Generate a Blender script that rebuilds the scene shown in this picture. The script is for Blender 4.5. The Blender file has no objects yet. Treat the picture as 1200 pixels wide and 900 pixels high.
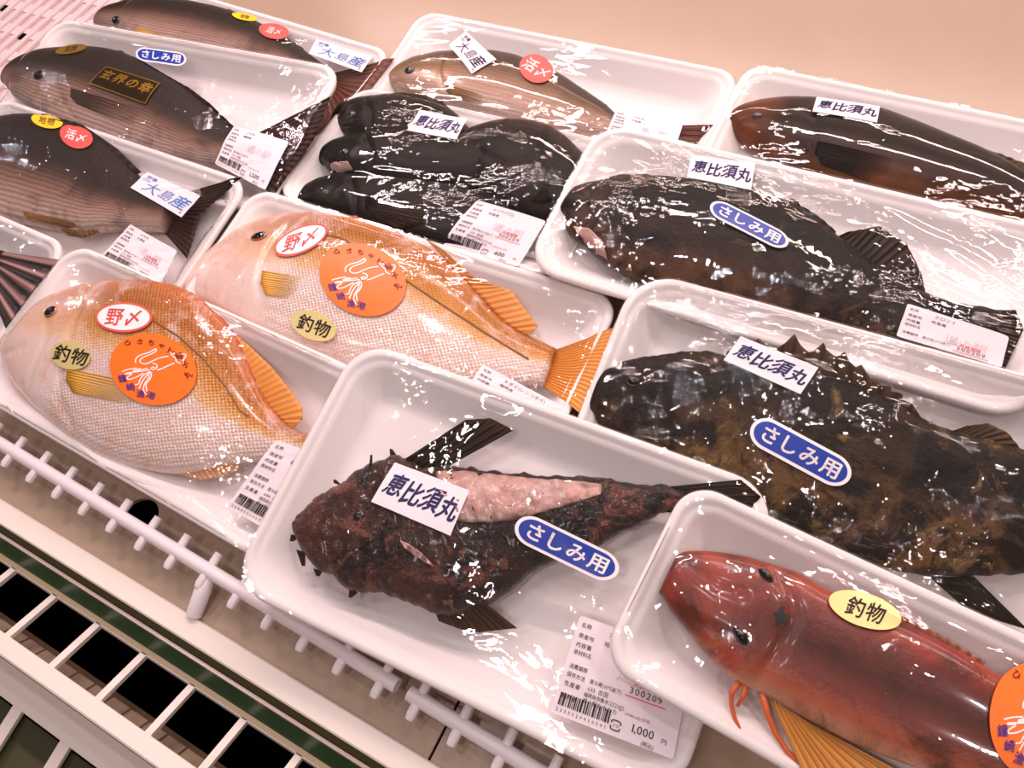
import bpy, bmesh, math, random
import numpy as np
from mathutils import Matrix, Vector, noise as mnoise

random.seed(7)
COL = bpy.context.scene.collection
# ------------------------------------------------------------------ camera
F, CX, CY = 905.0, 600.0, 450.0
R = np.array([[0.8738207, -0.34382945, 0.34382945],
              [0.48484124, 0.5623428, -0.66985039],
              [0.03696428, 0.75203184, 0.65808948]])
_u, _s, _v = np.linalg.svd(R)
R = _u @ _v
CAM = np.array([0.0, 0.0, 1.35])
S = 0.84                                   # metres per drawing unit
TD = math.radians(22)                      # slope of the display deck
N = np.array([0, -math.sin(TD), math.cos(TD)])
V = np.array([0, math.cos(TD), math.sin(TD)])
D0 = 0.62


def deck(u, v, h):
    """deck coordinates (drawing units) to a world point"""
    return CAM + S * (np.array([u, 0, 0]) + V * v + N * (h - D0))


def ray(p):
    return R @ np.array([p[0] - CX, -(p[1] - CY), -F])


def hit_plane(p, pt, n):
    d = ray(p)
    return CAM + d * (np.dot(pt - CAM, n) / np.dot(d, n))


def hit_deck(p, h):
    return hit_plane(p, deck(0, 0, h), N)


def hit_z(p, z):
    return hit_plane(p, np.array([0, 0, z]), np.array([0, 0, 1.0]))


cam = bpy.data.cameras.new('camera')
cam.lens = F / 1200 * 36
cam.sensor_width = 36
cam.clip_start = 0.01
co = bpy.data.objects.new('camera', cam)
COL.objects.link(co)
M = Matrix.Identity(4)
for i in range(3):
    for j in range(3):
        M[i][j] = R[i, j]
    M[i][3] = CAM[i]
co.matrix_world = M
bpy.context.scene.camera = co

# ------------------------------------------------------------------ colours and materials


def C(h):
    h = h.lstrip('#')
    out = []
    for i in (0, 2, 4):
        c = int(h[i:i + 2], 16) / 255
        out.append(c / 12.92 if c <= .04045 else ((c + .055) / 1.055) ** 2.4)
    return tuple(out) + (1.0,)


class NT:
    def __init__(self, name):
        self.m = bpy.data.materials.new(name)
        self.m.use_nodes = True
        self.t = self.m.node_tree
        self.b = self.t.nodes['Principled BSDF']
        self.out = self.t.nodes['Material Output']

    def n(self, kind, **kw):
        nd = self.t.nodes.new(kind)
        for k, v in kw.items():
            if k == 'op':
                nd.operation = v
            elif hasattr(nd, k):
                setattr(nd, k, v)
        return nd

    def set(self, nd, **kw):
        for k, v in kw.items():
            nd.inputs[k.replace('_', ' ')].default_value = v

    def l(self, a, b):
        self.t.links.new(a, b)

    def math(self, op, a, b=None, clamp=False):
        nd = self.n('ShaderNodeMath', op=op)
        nd.use_clamp = clamp
        for i, x in enumerate((a, b)):
            if x is None:
                continue
            if isinstance(x, (int, float)):
                nd.inputs[i].default_value = x
            else:
                self.l(x, nd.inputs[i])
        return nd.outputs[0]

    def ramp(self, fac, stops, interp='LINEAR'):
        nd = self.n('ShaderNodeValToRGB')
        r = nd.color_ramp
        r.interpolation = interp
        while len(r.elements) < len(stops):
            r.elements.new(0.5)
        for e, (p, c) in zip(r.elements, stops):
            e.position = p
            e.color = c if isinstance(c, tuple) else C(c)
        self.l(fac, nd.inputs[0])
        return nd.outputs[0]

    def mix(self, fac, a, b, blend='MIX'):
        nd = self.n('ShaderNodeMix')
        nd.data_type = 'RGBA'
        nd.blend_type = blend
        for sock, x in ((nd.inputs[0], fac), (nd.inputs[6], a), (nd.inputs[7], b)):
            if isinstance(x, (int, float, tuple)):
                sock.default_value = x
            else:
                self.l(x, sock)
        return nd.outputs[2]

    def coords(self, kind='Object', scale=(1, 1, 1), rot=(0, 0, 0)):
        tc = self.n('ShaderNodeTexCoord')
        mp = self.n('ShaderNodeMapping')
        mp.inputs['Scale'].default_value = scale
        mp.inputs['Rotation'].default_value = rot
        self.l(tc.outputs[kind], mp.inputs[0])
        return mp.outputs[0]

    def noise(self, vec, scale, detail=3, rough=.5, dist=0.0):
        nd = self.n('ShaderNodeTexNoise')
        self.set(nd, Scale=scale, Detail=detail, Roughness=rough, Distortion=dist)
        self.l(vec, nd.inputs['Vector'])
        return nd.outputs['Fac']

    def voronoi(self, vec, scale, rnd=1.0, feature='F1'):
        nd = self.n('ShaderNodeTexVoronoi')
        nd.feature = feature
        self.set(nd, Scale=scale, Randomness=rnd)
        self.l(vec, nd.inputs['Vector'])
        return nd.outputs['Distance']

    def bump(self, h, strength, dist, prev=None):
        nd = self.n('ShaderNodeBump')
        self.set(nd, Strength=strength, Distance=dist)
        self.l(h, nd.inputs['Height'])
        if prev is not None:
            self.l(prev, nd.inputs['Normal'])
        return nd.outputs[0]


def plain(name, col, rough=.5, metal=0.0, spec=.5, noise_amt=0.0, noise_scale=40, bump=0.0, coat=0.0):
    t = NT(name)
    t.set(t.b, Roughness=rough, Metallic=metal)
    t.b.inputs['Specular IOR Level'].default_value = spec
    t.b.inputs['Coat Weight'].default_value = coat
    c = C(col)
    if noise_amt or bump:
        v = t.coords()
        nz = t.noise(v, noise_scale, 4)
        if noise_amt:
            dark = tuple(x * (1 - noise_amt) for x in c[:3]) + (1,)
            t.l(t.ramp(nz, [(.3, dark), (.7, c)]), t.b.inputs['Base Color'])
        else:
            t.b.inputs['Base Color'].default_value = c
        if bump:
            t.l(t.bump(nz, .5, bump), t.b.inputs['Normal'])
    else:
        t.b.inputs['Base Color'].default_value = c
    return t.m


def skin(name, across, along=None, patch=None, patch_scale=30, patch_lo=.5, patch_hi=.62,
         scale_mm=0, scale_dark=.3, bump=.0006, rough=.35, metal=0.0, wobble=.12, stripes=0.0,
         lump=0.0, coat=.3, fine=0.0, spec=.4, head=.27, nstripe=95.0, scale_col='#2a160c', stretch=1.0):
    """fish skin: colour across the body from belly to back, head to tail, patches, scales"""
    t = NT(name)
    uv = t.n('ShaderNodeUVMap')
    uv.uv_map = 'st'
    sep = t.n('ShaderNodeSeparateXYZ')
    t.l(uv.outputs[0], sep.inputs[0])
    s, a = sep.outputs[0], sep.outputs[1]
    obj = t.coords()
    nz = t.noise(obj, 25, 4, .6)
    a2 = t.math('ADD', a, t.math('MULTIPLY', t.math('SUBTRACT', nz, .5), wobble * 2))
    col = t.ramp(a2, across)
    if along:
        for stops_fac, colour in along:
            fac = t.ramp(t.math('ADD', s, t.math('MULTIPLY', t.math('SUBTRACT', nz, .5), .1)),
                         [(p, (v, v, v, 1)) for p, v in stops_fac])
            col = t.mix(fac, col, C(colour))
    if patch:
        for k, (pc, sc, lo, hi, amt) in enumerate(patch):
            v2 = t.coords(scale=(1, 1, 1), rot=(0, 0, .4 * k))
            f = t.ramp(t.noise(v2, sc, 5, .65, .6), [(lo, (0, 0, 0, 1)), (hi, (amt, amt, amt, 1))])
            col = t.mix(f, col, C(pc))
    nrm = None
    if scale_mm:
        body = t.ramp(s, [(head - .03, (0, 0, 0, 1)), (head + .03, (1, 1, 1, 1))])
        v3 = t.coords(scale=(1.0 / stretch, 1, 1), rot=(0, 0, math.radians(45 + 10)))
        d = t.voronoi(v3, 1000.0 / scale_mm, .22)
        f = t.ramp(d, [(.25, (0, 0, 0, 1)), (.62, (scale_dark,) * 3 + (1,))])
        col = t.mix(t.math('MULTIPLY', f, body), col, C(scale_col), 'MIX')
        nrm = t.bump(t.math('MULTIPLY', t.math('SUBTRACT', 1.0, d), body), .8, bump)
    if stripes:
        w = t.math('SINE', t.math('MULTIPLY', t.math('ADD', a, t.math('MULTIPLY', nz, .06)), nstripe))
        f = t.math('MULTIPLY', t.math('ADD', w, 1.0), stripes * .5)
        col = t.mix(f, col, C('#2c1a10'))
    if lump:
        h = t.noise(obj, 130, 5, .7)
        nrm = t.bump(h, 1.0, lump, nrm)
    if fine:
        h = t.noise(obj, 420, 3, .6)
        nrm = t.bump(h, .8, fine, nrm)
    t.l(col, t.b.inputs['Base Color'])
    if nrm is not None:
        t.l(nrm, t.b.inputs['Normal'])
    t.set(t.b, Roughness=rough, Metallic=metal)
    t.b.inputs['Coat Weight'].default_value = coat
    t.b.inputs['Specular IOR Level'].default_value = spec
    t.b.inputs['Coat Roughness'].default_value = .12
    return t.m


def fin_mat(name, base, edge, ray, nrays=22, alpha=1.0, rough=.4, ray_amt=.6, trans=0.0, tip=None, spec=.4):
    t = NT(name)
    uv = t.n('ShaderNodeUVMap')
    uv.uv_map = 'st'
    sep = t.n('ShaderNodeSeparateXYZ')
    t.l(uv.outputs[0], sep.inputs[0])
    nz = t.noise(t.coords(), 60, 4, .6)
    v = t.math('ADD', sep.outputs[1], t.math('MULTIPLY', t.math('SUBTRACT', nz, .5), .5))
    col = t.ramp(v, [(0.0, base), (1.0, edge)])
    w = t.math('SINE', t.math('MULTIPLY', sep.outputs[0], nrays * 6.283))
    f = t.math('MULTIPLY', t.math('POWER', t.math('MULTIPLY', t.math('ADD', w, 1.0), .5), 3.0), ray_amt)
    col = t.mix(f, col, C(ray))
    t.l(col, t.b.inputs['Base Color'])
    t.l(t.bump(w, .6, .0006), t.b.inputs['Normal'])
    t.set(t.b, Roughness=rough, Alpha=alpha)
    t.b.inputs['Specular IOR Level'].default_value = spec
    if tip is not None:
        t.l(t.ramp(sep.outputs[1], [(.25, (alpha,) * 3 + (1,)), (1.0, (tip,) * 3 + (1,))]), t.b.inputs['Alpha'])
    if trans:
        t.b.inputs['Subsurface Weight'].default_value = trans
        t.b.inputs['Subsurface Radius'].default_value = (.004, .002, .001)
        t.b.inputs['Subsurface Scale'].default_value = 1.0
    return t.m


def film_mat(name, angle, haze=.002, wrinkle=1.0, seed=0.0):
    """clear stretched food wrap: see-through with a glossy wrinkled surface"""
    t = NT(name)
    t.t.nodes.remove(t.b)
    v1 = t.coords(scale=(36, 230, 60), rot=(0, 0, angle))
    v2 = t.coords(scale=(120, 90, 100), rot=(0, 0, angle + .6))
    v3 = t.coords(scale=(520, 300, 400), rot=(0, 0, angle + .2))
    v4 = t.coords(scale=(90, 30, 50), rot=(0, 0, angle + 1.1))
    n1 = t.noise(v1, 1.0, 2, .5, .4)
    n2 = t.noise(v2, 1.0, 2, .5, .8)
    n3 = t.noise(v3, 1.0, 2, .5)
    n4 = t.noise(v4, 1.0, 2, .5)
    ridge = t.math('ABSOLUTE', t.math('SUBTRACT', n4, .5))
    # wrinkles gather in places and leave the rest taut
    mask = t.ramp(t.noise(t.coords(scale=(20, 20, 20)), 1.0, 3, .6, .3), [(.50 - .12 * (wrinkle - .8), (.04,) * 3 + (1,)), (.70 - .12 * (wrinkle - .8), (1, 1, 1, 1))])
    mask2 = t.ramp(t.noise(t.coords(scale=(70, 45, 60), rot=(0, 0, 1)), 1.0, 2, .6), [(.50, (0, 0, 0, 1)), (.68, (1, 1, 1, 1))])
    b = t.bump(t.math('MULTIPLY', n1, mask), 1.0, .0007 * wrinkle)
    b = t.bump(t.math('MULTIPLY', n2, mask), 1.0, .0008 * wrinkle, b)
    b = t.bump(t.math('MULTIPLY', n3, mask2), 1.0, .00008 * wrinkle, b)
    b = t.bump(t.math('MULTIPLY', ridge, mask), 1.0, .0010 * wrinkle, b)
    lw = t.n('ShaderNodeLayerWeight')
    fr = t.math('ADD', t.math('MULTIPLY', t.math('POWER', lw.outputs['Facing'], 5.0), .6), .055)
    gl = t.n('ShaderNodeBsdfGlossy')
    gl.inputs['Roughness'].default_value = .022
    gl.inputs['Color'].default_value = (1, 1, 1, 1)
    t.l(b, gl.inputs['Normal'])
    tr = t.n('ShaderNodeBsdfTransparent')
    df = t.n('ShaderNodeBsdfDiffuse')
    df.inputs['Color'].default_value = (.9, .9, .9, 1)
    m1 = t.n('ShaderNodeMixShader')
    m1.inputs[0].default_value = haze
    t.l(tr.outputs[0], m1.inputs[1])
    t.l(df.outputs[0], m1.inputs[2])
    m2 = t.n('ShaderNodeMixShader')
    t.l(fr, m2.inputs[0])
    t.l(m1.outputs[0], m2.inputs[1])
    t.l(gl.outputs[0], m2.inputs[2])
    t.l(m2.outputs[0], t.out.inputs['Surface'])
    return t.m


# ------------------------------------------------------------------ object helpers


def tag(o, label, cat, group=None, kind=None):
    if label:
        o['label'] = label
    if cat:
        o['category'] = cat
    if group:
        o['group'] = group
    if kind:
        o['kind'] = kind
    return o


def mesh_obj(name, verts, faces, mats, parent=None, smooth=True, mi=None, uv=None):
    me = bpy.data.meshes.new(name)
    me.from_pydata([tuple(map(float, v)) for v in verts], [], faces)
    for m in (mats if isinstance(mats, (list, tuple)) else [mats]):
        me.materials.append(m)
    if mi is not None:
        me.polygons.foreach_set('material_index', mi)
    me.polygons.foreach_set('use_smooth', [smooth] * len(me.polygons))
    if uv is not None:
        lay = me.uv_layers.new(name='st')
        idx = np.zeros(len(me.loops), dtype=np.int32)
        me.loops.foreach_get('vertex_index', idx)
        lay.data.foreach_set('uv', np.asarray(uv, dtype=np.float32)[idx].ravel())
    me.update()
    o = bpy.data.objects.new(name, me)
    COL.objects.link(o)
    if parent:
        o.parent = parent
    return o


def fix_normals(o):
    bm = bmesh.new()
    bm.from_mesh(o.data)
    bmesh.ops.recalc_face_normals(bm, faces=bm.faces)
    bm.to_mesh(o.data)
    bm.free()
    return o


def empty(name, label, cat, group=None, kind=None, mat=None):
    o = bpy.data.objects.new(name, None)
    o.empty_display_size = .02
    COL.objects.link(o)
    if mat is not None:
        o.matrix_world = mat
    return tag(o, label, cat, group, kind)


class Mesh:
    """collects simple solids into one mesh"""

    def __init__(self):
        self.v, self.f, self.m = [], [], []

    def add(self, vs, fs, mi=0):
        b = len(self.v)
        self.v += [np.asarray(x, float) for x in vs]
        self.f += [tuple(i + b for i in f) for f in fs]
        self.m += [mi] * len(fs)

    def box(self, o, ex, ey, ez, mi=0, ch=0.0):
        """box from corner o with three edge vectors, its edges chamfered by ch"""
        o, ex, ey, ez = (np.asarray(x, float) for x in (o, ex, ey, ez))
        bm = bmesh.new()
        vs = [bm.verts.new(o + ex * i + ey * j + ez * k) for i in (0, 1) for j in (0, 1) for k in (0, 1)]
        for f in ((0, 1, 3, 2), (4, 6, 7, 5), (0, 4, 5, 1), (2, 3, 7, 6), (0, 2, 6, 4), (1, 5, 7, 3)):
            bm.faces.new([vs[i] for i in f])
        if ch:
            bmesh.ops.bevel(bm, geom=bm.edges[:], offset=ch, segments=2, affect='EDGES', profile=.5)
        bmesh.ops.recalc_face_normals(bm, faces=bm.faces)
        bm.verts.index_update()
        self.add([np.array(v.co) for v in bm.verts], [[v.index for v in f.verts] for f in bm.faces], mi)
        bm.free()

    def tube(self, pts, r, n=12, mi=0, cap=True):
        pts = [np.asarray(p, float) for p in pts]
        rr = r if isinstance(r, (list, tuple)) else [r] * len(pts)
        vs, fs = [], []
        for i, p in enumerate(pts):
            d = pts[min(i + 1, len(pts) - 1)] - pts[max(i - 1, 0)]
            d = d / np.linalg.norm(d)
            a = np.cross(d, N)
            if np.linalg.norm(a) < 1e-3:
                a = np.cross(d, np.array([1.0, 0, 0]))
            a /= np.linalg.norm(a)
            b = np.cross(d, a)
            for k in range(n):
                t = 2 * math.pi * k / n
                vs.append(p + rr[i] * (a * math.cos(t) + b * math.sin(t)))
        for i in range(len(pts) - 1):
            for k in range(n):
                fs.append((i * n + k, i * n + (k + 1) % n, (i + 1) * n + (k + 1) % n, (i + 1) * n + k))
        if cap:
            fs.append(tuple(range(n))[::-1])
            fs.append(tuple(range((len(pts) - 1) * n, len(pts) * n)))
        self.add(vs, fs, mi)

    def build(self, name, mats, parent=None, smooth=False, inv=None):
        vs = self.v
        if inv is not None:
            A = np.array(inv)
            vs = [A[:3, :3] @ x + A[:3, 3] for x in vs]
        return mesh_obj(name, vs, self.f, mats, parent, smooth, self.m)


def auto_smooth(o, deg=35):
    me = o.data
    me.polygons.foreach_set('use_smooth', [True] * len(me.polygons))
    me.set_sharp_from_angle(angle=math.radians(deg))
    return o


# ------------------------------------------------------------------ foam trays
FOAM = plain('white_foam', '#f6efec', .5, spec=.35, bump=.0002, noise_scale=420)
H = .030 * S
INS = .034 * S
BED = -H + .003 * S          # inner floor


def round_rect(w, d, r, n=10):
    r = max(r, .002)
    pts = []
    for cx, cy, a0 in ((w / 2 - r, d / 2 - r, 0), (-w / 2 + r, d / 2 - r, 90), (-w / 2 + r, -d / 2 + r, 180), (w / 2 - r, -d / 2 + r, 270)):
        for k in range(n):
            a = math.radians(a0 + 90 * k / (n - 1))
            pts.append((cx + r * math.cos(a), cy + r * math.sin(a)))
    return pts


PACKS = {}


class Pack:
    def __init__(self, key, prm, label, film_angle=.3, wrinkle=1.0, rad=.030, floor_lift=0.0):
        cu, cv, hc, ya, pi_, ro, w, d = prm
        e0 = np.array([math.cos(ya), math.sin(ya), ro])
        e1 = np.array([-math.sin(ya), math.cos(ya), pi_])
        e0 /= np.linalg.norm(e0)
        e1 -= e0 * (e0 @ e1)
        e1 /= np.linalg.norm(e1)
        e2 = np.cross(e0, e1)
        B = np.array([[1, 0, 0], V, N]).T
        self.A = np.column_stack([B @ e0, B @ e1, B @ e2])
        self.o = deck(cu, cv, hc)
        self.w, self.d, self.rad = w * S, d * S, rad * S
        m = Matrix.Identity(4)
        for i in range(3):
            for j in range(3):
                m[i][j] = self.A[i, j]
            m[i][3] = self.o[i]
        self.M = m
        self.key = key
        self.film_angle, self.wrinkle = film_angle, wrinkle
        self.root = empty('foam_tray', label, 'food tray', 'wrapped foam trays of fish on the deck', mat=m)
        self.fish = []
        self.extra = []       # loose points that lift the film
        self.build_shell()
        PACKS[key] = self

    # pixel to tray-local point on the plane z = c
    def at(self, p, z=0.0):
        d = self.A.T @ ray(p)
        c = self.A.T @ (CAM - self.o)
        t = (z - c[2]) / d[2]
        return (c + d * t)

    def xy(self, pts, z):
        return np.array([self.at(p, z)[:2] for p in pts])

    def build_shell(self):
        prof = [(INS + .030, BED), (INS + .006, BED), (INS, BED + .0012), (INS - .004, BED + .004),
                (.0125, -.0055), (.0105, -.0035), (.0085, -.0030), (.0068, -.0022), (.0055, -.0006), (.0040, 0.0),
                (.0015, -.0002), (.0003, -.0012), (0.0, -.0028), (.0004, -.0046), (.0022, -.0052),
                (.0040, -.0060), (INS - .008, -H + .002), (INS - .004, -H + .0004), (INS + .002, -H), (INS + .030, -H)]
        vs, fs = [], []
        n = 40
        for ins, z in prof:
            for x, y in round_rect(self.w - 2 * ins, self.d - 2 * ins, self.rad - ins * .55):
                vs.append((x, y, z))
        for i in range(len(prof) - 1):
            for k in range(n):
                fs.append((i * n + k, (i + 1) * n + k, (i + 1) * n + (k + 1) % n, i * n + (k + 1) % n))
        fs.append(tuple(range(n)))
        fs.append(tuple(range((len(prof) - 1) * n, len(prof) * n))[::-1])
        o = mesh_obj('tray_shell', vs, fs, FOAM, self.root)
        fix_normals(o)

    # ---------------------------------------------------------------- film
    def build_film(self):
        nx, ny = int(self.w / .0024), int(self.d / .0024)
        X = np.linspace(-self.w / 2, self.w / 2, nx)
        Y = np.linspace(-self.d / 2, self.d / 2, ny)
        GX, GY = np.meshgrid(X, Y, indexing='ij')
        obs = np.full(GX.shape, -1.0)
        for f in self.fish:
            z = f.height(GX, GY)
            obs = np.maximum(obs, z)
        for P in self.extra:
            ix = np.clip(np.round((P[:, 0] + self.w / 2) / self.w * (nx - 1)).astype(int), 0, nx - 1)
            iy = np.clip(np.round((P[:, 1] + self.d / 2) / self.d * (ny - 1)).astype(int), 0, ny - 1)
            for dx in (-1, 0, 1):
                for dy in (-1, 0, 1):
                    np.maximum.at(obs, (np.clip(ix + dx, 0, nx - 1), np.clip(iy + dy, 0, ny - 1)), P[:, 2])
        obs += .0012
        # distance inside the rim
        r = self.rad
        qx = np.abs(GX) - (self.w / 2 - r)
        qy = np.abs(GY) - (self.d / 2 - r)
        dist = r - np.where((qx > 0) & (qy > 0), np.hypot(qx, qy), np.maximum(qx, qy))
        fixed = dist < .0055
        base = .0007
        h = np.maximum(base, np.where(fixed, base, obs))
        for it in range(500):
            a = h.copy()
            a[1:-1, 1:-1] = (h[2:, 1:-1] + h[:-2, 1:-1] + h[1:-1, 2:] + h[1:-1, :-2]) * .25
            h = np.where(fixed, base, np.maximum(a, np.where(obs > -.5, obs, -1)))
        # slack folds where the wrap hangs free
        ca, sa = math.cos(self.film_angle), math.sin(self.film_angle)
        fold = np.zeros_like(h)
        for i in range(nx):
            for j in range(ny):
                x, y = GX[i, j], GY[i, j]
                u, v = ca * x + sa * y, -sa * x + ca * y
                fold[i, j] = mnoise.noise(Vector((u * 18, v * 110, self.o[0] * 50)))
        free = np.clip((h - obs) / .004, .12, 1) * np.clip((dist - .004) / .012, 0, 1)
        h = h + np.abs(fold) * free * .0010 * self.wrinkle
        self.GX, self.GY, self.h, self.nx, self.ny = GX, GY, h, nx, ny
        PX, PY = GX.copy(), GY.copy()
        out = dist < 0
        ccx = np.sign(GX) * (self.w / 2 - r)
        ccy = np.sign(GY) * (self.d / 2 - r)
        L = np.hypot(GX - ccx, GY - ccy) + 1e-9
        PX[out] = (ccx + (GX - ccx) / L * r)[out]
        PY[out] = (ccy + (GY - ccy) / L * r)[out]
        vs = np.stack([PX, PY, h], -1).reshape(-1, 3)
        idx = np.arange(nx * ny).reshape(nx, ny)
        fs = []
        for i in range(nx - 1):
            for j in range(ny - 1):
                if out[i, j] and out[i + 1, j] and out[i, j + 1] and out[i + 1, j + 1]:
                    continue
                fs.append((idx[i, j], idx[i + 1, j], idx[i + 1, j + 1], idx[i, j + 1]))
        used = sorted({k for f in fs for k in f})
        rem = {k: q for q, k in enumerate(used)}
        vs = [vs[k] for k in used]
        fs = [tuple(rem[k] for k in f) for f in fs]
        # the wrap turns down over the rim
        ring = round_rect(self.w + .0006, self.d + .0006, r)
        n = len(ring)
        b = len(vs)
        for z, ins in ((.0007, 0.0), (-.0020, -.0005), (-.0060, 0.0006), (-.013, .0085)):
            for x, y in round_rect(self.w - 2 * ins, self.d - 2 * ins, r - ins * .5):
                vs.append((x, y, z))
        for k in range(3):
            for q in range(n):
                fs.append((b + k * n + q, b + (k + 1) * n + q, b + (k + 1) * n + (q + 1) % n, b + k * n + (q + 1) % n))
        self.film = mesh_obj('plastic_wrap', vs, fs, film_mat('clear_wrap', self.film_angle, wrinkle=self.wrinkle), self.root)

    def film_z(self, x, y):
        fx = min(max((x + self.w / 2) / self.w * (self.nx - 1), 0), self.nx - 1.001)
        fy = min(max((y + self.d / 2) / self.d * (self.ny - 1), 0), self.ny - 1.001)
        i, j = int(fx), int(fy)
        a, b = fx - i, fy - j
        h = self.h
        return ((h[i, j] * (1 - a) + h[i + 1, j] * a) * (1 - b) + (h[i, j + 1] * (1 - a) + h[i + 1, j + 1] * a) * b)

    def shell_z(self, x, y):
        r = self.rad
        qx, qy = abs(x) - (self.w / 2 - r), abs(y) - (self.d / 2 - r)
        d = r - (math.hypot(qx, qy) if qx > 0 and qy > 0 else max(qx, qy))
        return float(np.interp(d, [0, .004, .0068, .0105, INS - .004, INS + .006], [0, 0, -.0022, -.0035, BED + .004, BED]))

    def on_film(self, p):
        """where the sight line through a pixel meets the wrap"""
        prev = None
        for z in np.linspace(.045, -.02, 160):
            q = self.at(p, z)
            dz = z - self.film_z(q[0], q[1])
            if dz <= 0:
                if prev is None:
                    return q
                t = prev[0] / (prev[0] - dz)
                return prev[1] + (q - prev[1]) * t
            prev = (dz, q)
        return q


# ------------------------------------------------------------------ fish


def smooth1(a, n):
    for _ in range(n):
        b = a.copy()
        b[1:-1] = (a[:-2] + 2 * a[1:-1] + a[2:]) / 4
        a = b
    return a


class Fish:
    def __init__(self, name, label, cat, pack, top, bot, zmid, up, mat, smooth=6, flat=.62, group=None,
                 lump=0.0, creases=(), peak=None, nst=110, low=None, lump_scale=60, ragged=0.0):
        self.pack = pack
        T = pack.xy(top, zmid)
        Bm = pack.xy(bot, zmid)
        self.zmid, self.up = zmid, up
        head = (T[0] + Bm[0]) / 2
        tail = (T[-1] + Bm[-1]) / 2
        ax = (tail - head)
        L = np.linalg.norm(ax)
        ax /= L
        pe = np.array([-ax[1], ax[0]])
        if ((T.mean(0) - Bm.mean(0)) @ pe) < 0:
            pe = -pe
        self.head, self.ax, self.pe = head, ax, pe
        st, bt = (T - head) @ ax, (T - head) @ pe
        sb, bb = (Bm - head) @ ax, (Bm - head) @ pe
        s0, s1 = min(st.min(), sb.min()), max(st[-1], sb[-1])
        s = np.linspace(0, 1, nst)
        s = s0 + (s1 - s0) * (s * .55 + .45 * (1 - np.cos(s * math.pi / 2 * 1.0)) + 0 * s) if False else s0 + (s1 - s0) * s ** 1.35
        tt = np.interp(s, np.maximum.accumulate(st + np.arange(len(st)) * 1e-9), bt)
        bo = np.interp(s, np.maximum.accumulate(sb + np.arange(len(sb)) * 1e-9), bb)
        tt, bo = smooth1(tt, smooth), smooth1(bo, smooth)
        if ragged:
            for k in range(nst):
                tt[k] += ragged * (mnoise.noise(Vector((s[k] * 150, 1.3, 0))) + .6 * mnoise.noise(Vector((s[k] * 420, 7.3, 0))))
                bo[k] += ragged * (mnoise.noise(Vector((s[k] * 150, 4.9, 0))) + .6 * mnoise.noise(Vector((s[k] * 420, 2.1, 0))))
        c0 = (tt[0] + bo[0]) / 2
        tt[0] = c0 + max(.0004, (tt[0] - c0) * .15)
        bo[0] = c0 - max(.0004, (c0 - bo[0]) * .15)
        half = np.maximum((tt - bo) / 2, .0004)
        self.s, self.tt, self.bo, self.half = s, tt, bo, half
        g = (half / half.max()) ** flat
        if peak:
            pu = (s - s0) / (s1 - s0)
            g = np.interp(pu, [p for p, _ in peak], [q for _, q in peak])
            g *= np.clip(half / half.max() * 4, 0, 1) ** .5
        self.Hs = smooth1(up * g, 4)
        lowd = (zmid - BED - .0006) if low is None else low
        self.Ls = np.minimum(lowd, np.maximum(self.Hs * 1.0, .001))
        self.lump, self.lump_scale = lump, lump_scale
        self.creases = [(pack.xy(c[0], zmid + up * .5), c[1], c[2]) for c in creases]
        self.s0, self.s1 = s0, s1
        # mesh
        NU, NL = 34, 14
        vs, uv = [], []
        ctr = head + ax * (s0 + s1) / 2
        base = np.array([ctr[0], ctr[1], BED])
        self.base = base
        for k in range(nst):
            mid = (tt[k] + bo[k]) / 2
            for q in range(NU + NL):
                if q < NU:
                    a = math.pi * q / (NU)
                    c, w = math.cos(a), math.sin(a)
                    z = zmid + self.Hs[k] * w ** .82
                else:
                    a = math.pi + math.pi * (q - NU) / NL
                    c, w = math.cos(a), math.sin(a)
                    z = zmid - self.Ls[k] * abs(w) ** .5
                b = mid + half[k] * c
                x, y = head + ax * s[k] + pe * b
                if q < NU:
                    z += self.relief(x, y, w)
                vs.append((x, y, z))
                uv.append(((s[k] - s0) / (s1 - s0), (c + 1) / 2))
        n = NU + NL
        fs = []
        for k in range(nst - 1):
            for q in range(n):
                fs.append((k * n + q, k * n + (q + 1) % n, (k + 1) * n + (q + 1) % n, (k + 1) * n + q))
        fs.append(tuple(range(n))[::-1])
        fs.append(tuple(range((nst - 1) * n, nst * n)))
        m = pack.M @ Matrix.Translation(Vector(base))
        self.root = empty(name, label, cat, group, mat=m)
        self.body = mesh_obj('body', np.array(vs) - base, fs, mat, self.root, True, None, uv)
        fix_normals(self.body)
        pack.fish.append(self)

    def relief(self, x, y, w=1.0):
        z = 0.0
        if self.lump:
            z += self.lump * w * (mnoise.noise(Vector((x * self.lump_scale, y * self.lump_scale, 3.1))) +
                                  .6 * mnoise.noise(Vector((x * self.lump_scale * 2.3, y * self.lump_scale * 2.3, 9.7))))
        for P, depth, wid in self.creases:
            p = np.array([x, y])
            dm = 1e9
            for i in range(len(P) - 1):
                a, b = P[i], P[i + 1]
                t = np.clip((p - a) @ (b - a) / max(1e-12, (b - a) @ (b - a)), 0, 1)
                dm = min(dm, np.linalg.norm(p - a - t * (b - a)))
            if dm < wid * 3:
                z -= depth * math.exp(-(dm / wid) ** 2) * min(1, w * 2)
        return z

    def height(self, X, Y):
        X, Y = np.asarray(X, float), np.asarray(Y, float)
        dx, dy = X - self.head[0], Y - self.head[1]
        s = dx * self.ax[0] + dy * self.ax[1]
        b = dx * self.pe[0] + dy * self.pe[1]
        tt = np.interp(s, self.s, self.tt)
        bo = np.interp(s, self.s, self.bo)
        hs = np.interp(s, self.s, self.Hs)
        c = (b - (tt + bo) / 2) / np.maximum((tt - bo) / 2, 1e-5)
        ins = (np.abs(c) < 1) & (s >= self.s[0]) & (s <= self.s[-1])
        w = np.sqrt(np.clip(1 - c * c, 0, 1))
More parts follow.
